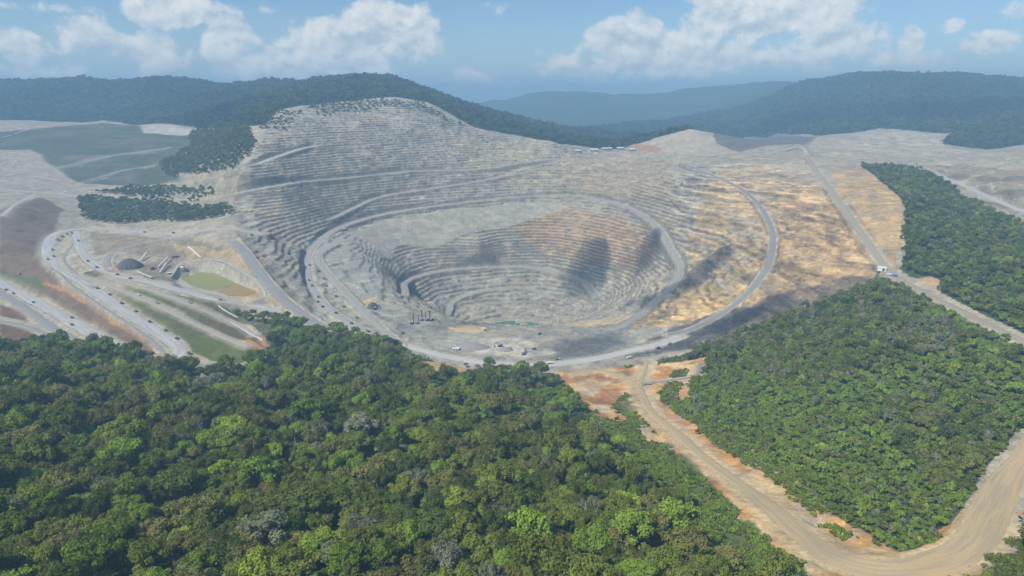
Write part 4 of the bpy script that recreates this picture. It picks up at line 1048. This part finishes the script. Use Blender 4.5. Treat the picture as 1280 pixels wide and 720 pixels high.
def root(name, x, y, rz, label, cat, group=None, z=None):
    e = bpy.data.objects.new(name, None); COL.objects.link(e); e.empty_display_size = 4
    e.location = (x, y, (float(zat(x, y)) if z is None else z) + CAMZ); e.rotation_euler = (0, 0, rz)
    return tag(e, label, cat, group)
def copy_thing(src, x, y, rz, label, group=None, z=None, scale=None):
    r_ = src.copy(); COL.objects.link(r_); r_.location = (x, y, (float(zat(x, y)) if z is None else z) + CAMZ); r_.rotation_euler = (0, 0, rz); r_['label'] = label
    if group: r_['group'] = group
    if scale: r_.scale = (scale,) * 3
    for ch in list(src.children):
        c_ = ch.copy(); COL.objects.link(c_); c_.parent = r_
        for g_ in list(ch.children):
            d_ = g_.copy(); COL.objects.link(d_); d_.parent = c_
    return r_
def wheel(mb, x, y, r_, w): mb.bar([(x, y - w / 2, r_), (x, y + w / 2, r_)], r_, 14)

ALLROAD = np.vstack([c[:, :2] for (_, c, _, _) in ROADS]); ALLTAN = np.vstack([np.gradient(c[:, :2], axis=0) for (_, c, _, _) in ROADS]); ALLZ = np.concatenate([c[:, 2] for (_, c, _, _) in ROADS]); ALLW = np.concatenate([np.full(len(c), w) for (_, c, w, _) in ROADS])
def on_road(u, v):
    x, y, z = hit(u, v); d = np.hypot(ALLROAD[:, 0] - x, ALLROAD[:, 1] - y); k_ = int(np.argmin(d)); t_ = ALLTAN[k_]
    return x, y, math.atan2(t_[1], t_[0]), (ALLZ[k_] + 0.55 if d[k_] < ALLW[k_] / 2 else float(zat(x, y)))

def haul_truck(x, y, rz, label, group, z):
    e = root('haul_truck', x, y, rz, label, 'haul truck', group, z); e.scale = (.6,) * 3
    MB().box((0.3, 0, 2.5), (11, 3.2, 1.3)).box((5.2, 0, 3.3), (2.2, 6.6, 1.2)).box((6.2, 0, 2.2), (0.5, 6.4, 1.6)).part('chassis', M_TRUCK, e)
    b = MB().prism([(-6.2, 4.2), (-4.6, 3.3), (2.9, 4.1), (3.6, 6.6), (6.6, 7.0), (6.6, 7.3), (3.3, 7.0), (2.6, 6.4), (-6.2, 5.9)], -3.6, 3.6).part('dump_bed', M_BED, e)
    ld = MB(); ld.box((-1.6, 0, 6.6), (7.2, 6.2, 1.5), taper=0.45); ld.part('load', M_ORE, b)
    c_ = MB().box((5.0, 1.6, 4.9), (1.9, 2.2, 2.0)).part('cab', M_WHITE, e)
    MB().box((5.99, 1.6, 5.2), (0.1, 1.9, 0.9)).part('windscreen', M_GLASS, c_)
    for sx, w in ((4.0, 1.2), (-3.4, 2.4)):
        for sy in (-1, 1):
            m = MB(); wheel(m, sx, sy * (3.3 - w / 2), 1.8, w); m.part('wheel', M_RUB, e)
    return e
ORD = ['first', 'second', 'third', 'fourth', 'fifth', 'sixth', 'seventh', 'eighth', 'ninth', 'tenth', 'eleventh', 'twelfth']
FLEETS = [('haul trucks on the pale haul road', 'dark haul truck on the straight pale road above the hairpin, %s from the bend', [(207, 414), (187, 403), (170, 390), (152, 380), (137, 369), (122, 361)]),
          ('haul trucks at the hairpin flat', 'haul truck on the pale flat beside the hairpin, %s', [(221, 424), (236, 442)]),
          ('haul trucks round the upper loop', 'small haul truck on the upper left loop of the haul road, %s from the top', [(90, 292), (84, 293), (78, 296), (72, 300), (66, 313), (67, 321), (60, 325)]),
          ('haul trucks on the middle road', 'small haul truck on the middle haul road past the dark stockpile, %s going down', [(98, 302), (110, 327), (121, 335), (147, 344), (163, 349)]),
          ('haul trucks on the upper link road', 'tiny haul truck on the level road above the plant, %s from the loop', [(181, 291), (217, 292)]),
          ('haul trucks on the lower flat', 'haul truck on the grey flat below the red bank, %s from the hill forest', [(90, 407), (90, 398), (42, 379), (17, 368), (8, 363)]),
          ('haul trucks on the western ring road', 'tiny haul truck on the outer ring road west of the pit, %s from the top', [(387, 332), (386, 351), (390, 358), (398, 372), (397, 378), (403, 384), (420, 392), (439, 405), (460, 415), (470, 418)]),
          ('haul trucks on the inner western ramp', 'tiny haul truck on the inner ramp west of the pit, %s from the top', [(398, 339), (405, 349), (408, 358), (420, 371), (430, 384), (446, 398)])]
T0 = None
for (grp, lab, spots) in FLEETS:
    for n_, (u, v) in enumerate(spots):
        x, y, a, z = on_road(u, v)
        last = ORD[n_]
        if len(spots) == 2: last = ['nearer the bend', 'nearer the grass bank'][n_] if 'flat' in lab else ORD[n_]
        if T0 is None: T0 = haul_truck(x, y, a, lab % last, grp, z)
        else: copy_thing(T0, x, y, a + (math.pi if n_ % 3 == 2 else 0), lab % last, grp, z)
def place_truck(u, v, label, rz=None):
    x, y, a, z = on_road(u, v); return copy_thing(T0, x, y, a if rz is None else rz, label, None, z)
for o_, lb in (((503, 417), 'lone dark haul truck crossing the grey pit floor below the drill rigs'), ((822, 436), 'dark haul truck on the black ore bench near the orange gully'), ((837, 431), 'dark haul truck farther along the black ore bench beside the forest corner'),
               ((667, 437), 'haul truck on the pale blasted rock beside the loaders'), ((674, 418), 'haul truck near the tan ledge above the pit lake')):
    q = place_truck(*o_, lb)
    if 'group' in q: del q['group']

def shovel(x, y, rz, label, body, name='mining_shovel', s_=1.0, cat='excavator', pose=0):
    e = root(name, x, y, rz, label, cat); e.scale = (s_,) * 3
    for sy in (-1, 1): MB().box((0, sy * 2.3, 0.9), (7.2, 1.2, 1.8)).bar([(3.6, sy * 2.3 - .6, .9), (3.6, sy * 2.3 + .6, .9)], .9, 10).bar([(-3.6, sy * 2.3 - .6, .9), (-3.6, sy * 2.3 + .6, .9)], .9, 10).part('track', M_RUB, e)
    b = MB().box((-1.0, 0, 3.2), (7.5, 5.4, 2.4)).box((-4.2, 0, 3.0), (1.6, 5.0, 2.2)).part('body', body, e)
    c_ = MB().box((2.0, 1.7, 4.3), (2.2, 1.8, 2.6)).part('cab', M_WHITE if body is not M_ORANGE else M_ORANGE, e)
    MB().box((3.13, 1.7, 4.7), (0.1, 1.5, 1.3)).part('windscreen', M_GLASS, c_)
    MB().bar([(2.2, -.3, 3.6), (5.5, -.3, 8.2 + pose), (9.6, -.3, 8.6 + pose)], [.75, .85, .5], 6).part('boom', body, e)
    MB().bar([(9.4, -.3, 8.9 + pose), (11.6, -.3, 3.4 + pose)], [.65, .4], 6).part('stick', body, e)
    MB().bar([(6.4, -.3, 9.3 + pose), (9.3, -.3, 10.0 + pose)], .22, 6).part('hydraulic_ram', M_DARK, e)
    MB().prism([(11.9, 3.4 + pose), (12.6, 1.4 + pose), (10.2, 0.8 + pose), (9.8, 2.0 + pose), (10.9, 2.2 + pose)], -1.5, .9).part('bucket', M_DARK, e)
    return e
def at_px(u, v): h_ = hit(u, v); return float(h_[0]), float(h_[1])
shovel(*at_px(469, 387), 0.6, 'large dark mining shovel digging beside the dark ore heap', M_BED, s_=1.05)
shovel(*at_px(572, 437), 2.6, 'white and dark loading shovel at the pale rubble heap', M_WHITE, s_=.9)
shovel(*at_px(625, 433), 3.4, 'dark tracked excavator on top of the pale rubble heap', M_BED, s_=.9)
shovel(*at_px(655, 443), 1.2, 'dark shovel just behind the tall trees of the pit edge', M_BED, s_=.95)
shovel(*at_px(637, 437), 5.2, 'small dark excavator between the rubble heap and the white patch', M_BED, s_=0.7)
shovel(*at_px(607, 413), 0.2, 'small machine working at the end of the tan ledge', M_RUST, s_=0.6)
shovel(*at_px(430, 287), 0.4, 'pale machine on the ring road turnout above the scree', M_WHITE, s_=0.8)
ex = at_px(1291, 652)
shovel(ex[0] + 2, ex[1], 2.95, 'orange excavator reaching over the sand road at the edge of the photo', M_ORANGE, name='excavator', s_=0.95)

def drill(x, y, label, group, src=None):
    if src is not None: return copy_thing(src, x, y, random.uniform(0, 6.28), label, group, scale=random.uniform(.85, 1.1))
    e = root('drill_rig', x, y, 0.7, label, 'drill rig', group)
    for sy in (-1, 1): MB().box((0, sy * 2, 0.8), (6, 1, 1.6)).part('track', M_RUB, e)
    MB().box((-1, 0, 2.6), (8, 4.6, 2.0)).part('body', M_BED, e); MB().box((2.4, 1.2, 4.6), (1.8, 1.8, 2.2)).part('cab', M_WHITE, e)
    m = MB()
    for sx in (-.6, .6):
        for sy in (-.6, .6): m.bar([(3.6 + sx, sy, 1.0), (3.6 + sx, sy, 21)], .2, 5)
    for k_ in range(9):
        z = 2 + k_ * 2.1; m.bar([(3.0, -.6, z), (4.2, -.6, z + 2)], .13, 4).bar([(3.0, .6, z + 2), (4.2, .6, z)], .13, 4).bar([(3.0, -.6, z), (3.0, .6, z + 2)], .13, 4)
    m.part('mast', M_DARK, e); MB().bar([(3.6, 0, 0.2), (3.6, 0, 19)], .26, 6).part('drill_rod', M_DARK, e)
    return e
D0 = None
for n_, (u, v) in enumerate([(515, 405), (522, 405), (527, 401), (534, 401), (539, 401)]):
    x, y = at_px(u, v); q = drill(x, y, '%s from the west of the drill rigs with tall dark masts in a row' % ORD[n_], 'drill rigs in a row', D0); D0 = D0 or q

def light_truck(name, u, v, label, body, cat, L=9.0, tank=False, rz=None):
    x, y, a, z = on_road(u, v); e = root(name, x, y, a if rz is None else rz, label, cat, None, z)
    MB().box((0, 0, 1.0), (L, 2.2, .5)).part('chassis', M_DARK, e)
    if tank: MB().bar([(-L / 2, 0, 2.6), (-L / 2 + .3, 0, 2.6), (L * .2, 0, 2.6), (L * .2 + .3, 0, 2.6)], [1.0, 1.35, 1.35, 1.0], 12).part('tank', body, e)
    else: MB().box((-L * .14, 0, 2.5), (L * .68, 2.8, 2.5)).part('cargo_box', body, e)
    c_ = MB().prism([(L * .26, 1.2), (L * .5, 1.2), (L * .5, 2.2), (L * .45, 3.2), (L * .26, 3.2)], -1.25, 1.25).part('cab', M_WHITE, e)
    for sx in (-L * .35, -L * .2, L * .36):
        for sy in (-1, 1): m = MB(); wheel(m, sx, sy * 1.1, .6, .5); m.part('wheel', M_RUB, e)
    return e
light_truck('water_truck', 688, 455, 'white tank truck on the pale road at the pit edge', M_WHITE, 'tank truck', 12, True)
light_truck('box_truck', 697, 450, 'small brown truck just beyond the white tank truck', M_RUST, 'truck', 9)
light_truck('box_truck', 787, 448, 'pale truck at the turning end of the pit edge road', M_WHITE, 'truck', 12)
light_truck('box_truck', 568, 437, 'small white truck on the pit road above the lone trees', M_WHITE, 'truck', 8)
light_truck('box_truck', 238, 379, 'blue truck on the sandy terrace road', M_BLUE, 'truck', 7)
light_truck('box_truck', 197, 380, 'small grey truck on the lower terrace road', M_BED, 'truck', 6)
light_truck('box_truck', 174, 370, 'small white truck on the lower terrace road', M_WHITE, 'truck', 6)
light_truck('box_truck', 24, 343, 'faded red truck on the grass band above the grey flat', M_RED, 'truck', 9)
light_truck('box_truck', 277, 376, 'dark truck on the middle road below the brown basin', M_BED, 'truck', 12)

def heap(name, u0, v0, rx, ry, h, mat, label, cat, seed):
    x, y = at_px(u0, v0); V = []; Fc = []; n = 36; m_ = 9; r_ = np.random.default_rng(seed)
    prof = r_.uniform(.85, 1.12, n); prof = (prof + np.roll(prof, 1) + np.roll(prof, -1)) / 3
    for j in range(m_):
        t_ = j / (m_ - 1)
        for i in range(n):
            a = 2 * math.pi * i / n; q = (1 - t_) * prof[i] + t_ * 0.06
            px, py = rx * q * math.cos(a), ry * q * math.sin(a); zb = float(zat(x + px, y + py)) if j == 0 else None
            z = (zb - 1.0 - float(zat(x, y))) if j == 0 else h * math.sin(t_ * 1.45) / math.sin(1.45) + r_.uniform(-.04, .04) * h * (1 - t_)
            V.append((px, py, z))
    for j in range(m_ - 1):
        for i in range(n): Fc.append((j * n + i, j * n + (i + 1) % n, (j + 1) * n + (i + 1) % n, (j + 1) * n + i))
    Fc.append(tuple((m_ - 1) * n + i for i in range(n)))
    o = link(name, mesh(name, V, Fc, mat)); o.location = (x, y, float(zat(x, y)) + CAMZ); return tag(o, label, cat)
heap('ore_stockpile', 162, 333, 32, 30, 19, M_COAL, 'dark grey conical ore stockpile beside the middle haul road', 'stockpile', 3)
heap('ore_stockpile', 466, 384, 13, 16, 11, M_COAL, 'dark round ore heap on the pit bench beside the shovel', 'stockpile', 4)
heap('rubble_heap', 590, 434, 34, 16, 9, M_ORE, 'long pale rubble heap on the pit bench near the tall trees', 'rubble heap', 5)
heap('rubble_heap', 632, 438, 16, 10, 6, M_ORE, 'low grey rubble heap behind the white patch of the pit bench', 'rubble heap', 6)
heap('clay_heap', 141, 336, 14, 9, 5, plain('orange_clay', (0.48, 0.25, 0.13), 0.95, 0.2, 0.3), 'orange clay heap at the foot of the dark stockpile', 'clay heap', 7)

def conveyor(u0, v0, u1, v1, h0, h1, label):
    a = hit(u0, v0); b = hit(u1, v1); L = math.hypot(b[0] - a[0], b[1] - a[1]); e = root('conveyor', a[0], a[1], math.atan2(b[1] - a[1], b[0] - a[0]), label, 'conveyor', 'plant conveyors')
    dz = b[2] - a[2]; z0, z1 = h0, dz + h1
    m = MB()
    for sy in (-1.3, 1.3):
        m.bar([(0, sy, z0), (L, sy, z1)], .35, 4).bar([(0, sy, z0 + 1.8), (L, sy, z1 + 1.8)], .3, 4)
        k_ = max(3, int(L / 5))
        for q in range(k_):
            t0, t1 = q / k_, (q + 1) / k_; m.bar([(L * t0, sy, z0 + (z1 - z0) * t0), (L * t1, sy, z0 + (z1 - z0) * t1 + 1.8)], .2, 4)
    m.part('truss', M_CONC, e)
    MB().bar([(0, 0, z0 + 1.2), (L, 0, z1 + 1.2)], 1.15, 4).part('belt', M_ROOF, e)
    for q in (.15, .5, .85):
        MB().bar([(L * q, -1.6, dz * q - 1), (L * q, -1.2, z0 + (z1 - z0) * q)], .35, 5).bar([(L * q, 1.6, dz * q - 1), (L * q, 1.2, z0 + (z1 - z0) * q)], .35, 5).part('support', M_RUST, e)
conveyor(198, 335, 211, 326, 2, 9, 'pale conveyor in the middle of the plant yard')
conveyor(200, 342, 209, 333, 2, 8, 'short white conveyor nearest the haul road in the plant yard')
conveyor(176, 327, 184, 321, 2, 10, 'rusty pale conveyor next to the dark stockpile')
conveyor(172, 342, 190, 349, 4, 3, 'long low conveyor along the haul road side of the plant yard')

def shed(u, v, L, W, H, rz, label, wall, roofm, group=None, name='shed', cat='shed'):
    x, y = at_px(u, v); e = root(name, x, y, rz, label, cat, group)
    MB().box((0, 0, H / 2 - .5), (L, W, H + 1)).part('wall', wall, e)
    MB().prism([(-W / 2 - .5, H), (0, H + W * .22), (W / 2 + .5, H), (W / 2 + .5, H + .25), (0, H + W * .22 + .25), (-W / 2 - .5, H + .25)], -L / 2 - .4, L / 2 + .4).part('roof', roofm, e).rotation_euler = (0, 0, math.pi / 2)
    MB().box((L * .2, -W / 2 - .06, H * .4), (min(4, L * .3), .12, H * .8)).part('door', M_DARK, e)
    return e
shed(219, 322, 14, 7, 5, 0.4, 'rusty shed on the slope behind the plant conveyors', M_RUST, M_RUST)
shed(228, 336, 10, 6, 4, -0.3, 'small pale shed between the plant yard and the green pond', M_CONC, M_ROOF)
shed(190, 337, 12, 8, 6, 0.9, 'grey crusher house in the middle of the plant yard', M_ORE, M_RUST)
shed(212, 343, 9, 5, 4, 0.2, 'small brown shed at the haul road end of the plant yard', M_RUST, M_ROOF)
shed(1102, 338, 15, 8, 6, -0.5, 'white cabin at the bend of the rim road above the forest', M_WHITE, M_ROOF, name='cabin', cat='cabin')
shed(1118, 346, 8, 4, 3.5, -0.6, 'small blue container beside the rim road below the white cabin', M_BLUE, M_BLUE, name='container', cat='container')
shed(1111, 345, 7, 4, 3.5, -0.4, 'small pale blue container just under the white cabin', plain('pale_blue_paint', (0.30, 0.42, 0.55), 0.5), M_ROOF, name='container', cat='container')
for n_, (u, v, L) in enumerate([(742, 189, 34), (758, 187.5, 46), (775, 187, 30), (722, 190, 24), (790, 188.5, 26)]):
    shed(u, v, L, 18, 7, random.uniform(-.4, .4), ['second', 'third', 'fourth', 'first', 'fifth'][n_] + ' pale long shed from the west in the far works beyond the pit rim', M_ORE, M_CONC, 'far works sheds', 'works_shed')

bg = P(240, 344, ZP + .5); e = root('pump_barge', bg[0], bg[1], 0.5, 'pale pump barge floating on the green pond', 'barge', None, ZP + .5)
MB().box((0, 0, .3), (12, 7, 1.2)).part('deck', M_CONC, e); MB().box((-1, 0, 2.2), (5, 4, 2.6)).part('pump_house', M_WHITE, e)
MB().bar([(-6, 0, 1.1), (-16, -4, .3), (-26, -7, .3)], .5, 6).part('hose', M_DARK, e)

def strip_thing(name, uv, w, h, mat, label, cat):
    p = catmull([hit(u, v) for (u, v) in uv], 4.0); V = []; Fc = []
    d = np.gradient(p[:, :2], axis=0); d /= np.linalg.norm(d, axis=1)[:, None]
    for q, (x, y, _) in enumerate(p):
        nx2, ny2 = d[q][1], -d[q][0]
        for (o_, z) in ((-w / 2, -1), (-w / 2, h), (w / 2, h), (w / 2, -1)):
            V.append((x + nx2 * o_ - p[0][0], y + ny2 * o_ - p[0][1], float(zat(x + nx2 * o_, y + ny2 * o_)) + z - p[0][2]))
    for q in range(len(p) - 1):
        for k_ in range(4): Fc.append((q * 4 + k_, q * 4 + (k_ + 1) % 4, q * 4 + 4 + (k_ + 1) % 4, q * 4 + 4 + k_))
    o = link(name, mesh(name, V, Fc, mat)); o.location = tuple(p[0][:2]) + (p[0][2] + CAMZ,); return tag(o, label, cat)
strip_thing('drain_channel', [(235, 308), (243, 315), (251, 322)], 3.0, .7, M_CONC, 'white drain chute running down the tan slope behind the pond', 'drain')
strip_thing('drain_channel', [(273, 382), (284, 390), (297, 397)], 2.6, .6, M_CONC, 'white drain chute on the upper grass terrace near the forest tip', 'drain')
strip_thing('drain_channel', [(289, 403), (302, 411), (316, 419), (328, 426)], 2.6, .6, M_CONC, 'white drain chute on the lower terrace above the red earth', 'drain')
strip_thing('pipe', [(282, 328), (279, 334), (277, 337)], 1.6, 1.2, M_WHITE, 'white pipe sloping into the far bank of the green pond', 'pipe')

# lone trees on the pit edge, each one of its own
def lone(u, v, kind, var, s_, label, name='rainforest_tree'):
    x, y = at_px(u, v); return plant_tree(x, y, float(zat(x, y)) - 1, kind, var, s_, label, name=name)
lone(582, 459, 'olive', 0, 0.42, 'slim leafy tree standing alone on the orange strip at the pit edge')
lone(597, 462, 'grey', 2, 0.5, 'thin grey tree with a tufted crown beside the pit edge road')
lone(612, 470, 'dark', 1, 0.85, 'tall dark tree overlapping the pit road, west one of the tallest pair')
lone(646, 470, 'dark', 0, 0.8, 'tall dark tree overlapping the pit road, east one of the tallest pair')
lone(880, 440, 'olive', 2, 0.8, 'olive flat-topped tree at the forest corner by the black bench')
lone(1113, 369, 'lime', 0, 0.75, 'pale lime tree just below the white cabin on the rim road')
def bare_tree(u, v, seed, h, label, spread=.9, tilt=(0, 0), lift=0):
    x, y = at_px(u, v); V, Fc = bare_mesh(seed, h, spread, 4, .4); o = link('bare_tree', mesh('bare_tree', V, Fc, DEADWOOD))
    o.location = (x, y, float(zat(x, y)) + CAMZ + lift); o.rotation_euler = (tilt[0], tilt[1], random.uniform(0, 6)); return tag(o, label, 'bare tree')
bare_tree(128, 640, 11, 30, 'bare pinkish grey tree in the lower left part of the near canopy', 1.0)
bare_tree(443, 562, 12, 28, 'bare pale tree in the middle of the near hillside canopy', 1.1)
bare_tree(248, 560, 15, 26, 'small bare brownish tree half hidden in the left hillside canopy', 1.0)
bare_tree(745, 548, 13, 24, 'leaning dead white trunk above the green regrowth by the orange earth', .5, (.2, .45))
bare_tree(1235, 556, 14, 17, 'leafless grey tree in the right forest near the sand road bend', 1.1)
bare_tree(738, 664, 16, 28, 'pale dead tree in the shadowed gap of the near hillside', .7)

# clouds overhead that shade parts of the mine and the hills
m_cloud, t_ = material('cloud'); vv = t_.n('ShaderNodeVolumePrincipled'); vv.inputs['Color'].default_value = (.95, .95, .95, 1); vv.inputs['Density'].default_value = 0.0075
oo = t_.n('ShaderNodeOutputMaterial'); t_.l(vv.outputs[0], oo.inputs['Volume'])
def cloud(u, v, z, rx, ry, rz, th, seed):
    h_ = hit(u, v); s_ = (z - h_[2]) / SDIR.z; c_ = Vector(h_) + SDIR * s_
    bm = bmesh.new(); bmesh.ops.create_icosphere(bm, subdivisions=4, radius=1)
    for v_ in bm.verts:
        p = v_.co; a = np.array([p.x]); b = np.array([p.y])
        k_ = 1 + .8 * float(fbm(a + p.z * .5 + 10, b, .8, 4, seed)[0]); v_.co = Vector((p.x * rx * k_, p.y * ry * k_, p.z * abs(p.z) * th * (1.8 if p.z > 0 else .8)))
    me = bpy.data.meshes.new('cloud'); bm.to_mesh(me); bm.free(); o = link('cloud', me, m_cloud); o.location = (c_.x, c_.y, c_.z + CAMZ); o.rotation_euler = (0, 0, rz); tag(o, kind='structure')
cloud(735, 338, 420, 85, 150, -.5, 80, 1)
cloud(805, 322, 420, 70, 110, -.6, 70, 8)
cloud(835, 370, 420, 110, 60, .5, 60, 11)
cloud(882, 334, 420, 55, 110, -.75, 80, 2)
cloud(945, 395, 420, 150, 60, .35, 60, 3)
cloud(575, 405, 420, 60, 40, .2, 40, 9)
cloud(720, 432, 420, 70, 45, .2, 40, 10)
cloud(1185, 135, 1000, 420, 520, -.4, 90, 4)
cloud(285, 140, 1000, 220, 330, -.3, 80, 5)
cloud(1010, 150, 1100, 500, 300, .2, 60, 6)


# ------------------------------------------------------------------ haze
def haze():
    bm = bmesh.new(); bmesh.ops.create_cube(bm, size=1)
    x0, x1, y0, y1 = X[0] - 60, X[-1] + 60, Y[0] - 60, Y[-1] + 60; z0 = Z.min() + CAMZ - 1 - 3; z1 = max(Z.max() + CAMZ + 45, CAMZ + 25)
    bmesh.ops.scale(bm, vec=(x1 - x0, y1 - y0, z1 - z0), verts=bm.verts); bmesh.ops.translate(bm, vec=((x0 + x1) / 2, (y0 + y1) / 2, (z0 + z1) / 2), verts=bm.verts)
    me = bpy.data.meshes.new('haze'); bm.to_mesh(me); bm.free()
    m, t = material('haze')
    v = t.n('ShaderNodeVolumePrincipled'); v.inputs['Color'].default_value = HAZE_COLOR + (1,); v.inputs['Density'].default_value = HAZE_DENSITY
    o = t.n('ShaderNodeOutputMaterial'); t.l(v.outputs[0], o.inputs['Volume'])
    tag(link('haze', me, m), 'thin blue haze in the air over the mine', 'haze', kind='stuff')
    print('haze top', z1, 'bottom', z0)
haze()
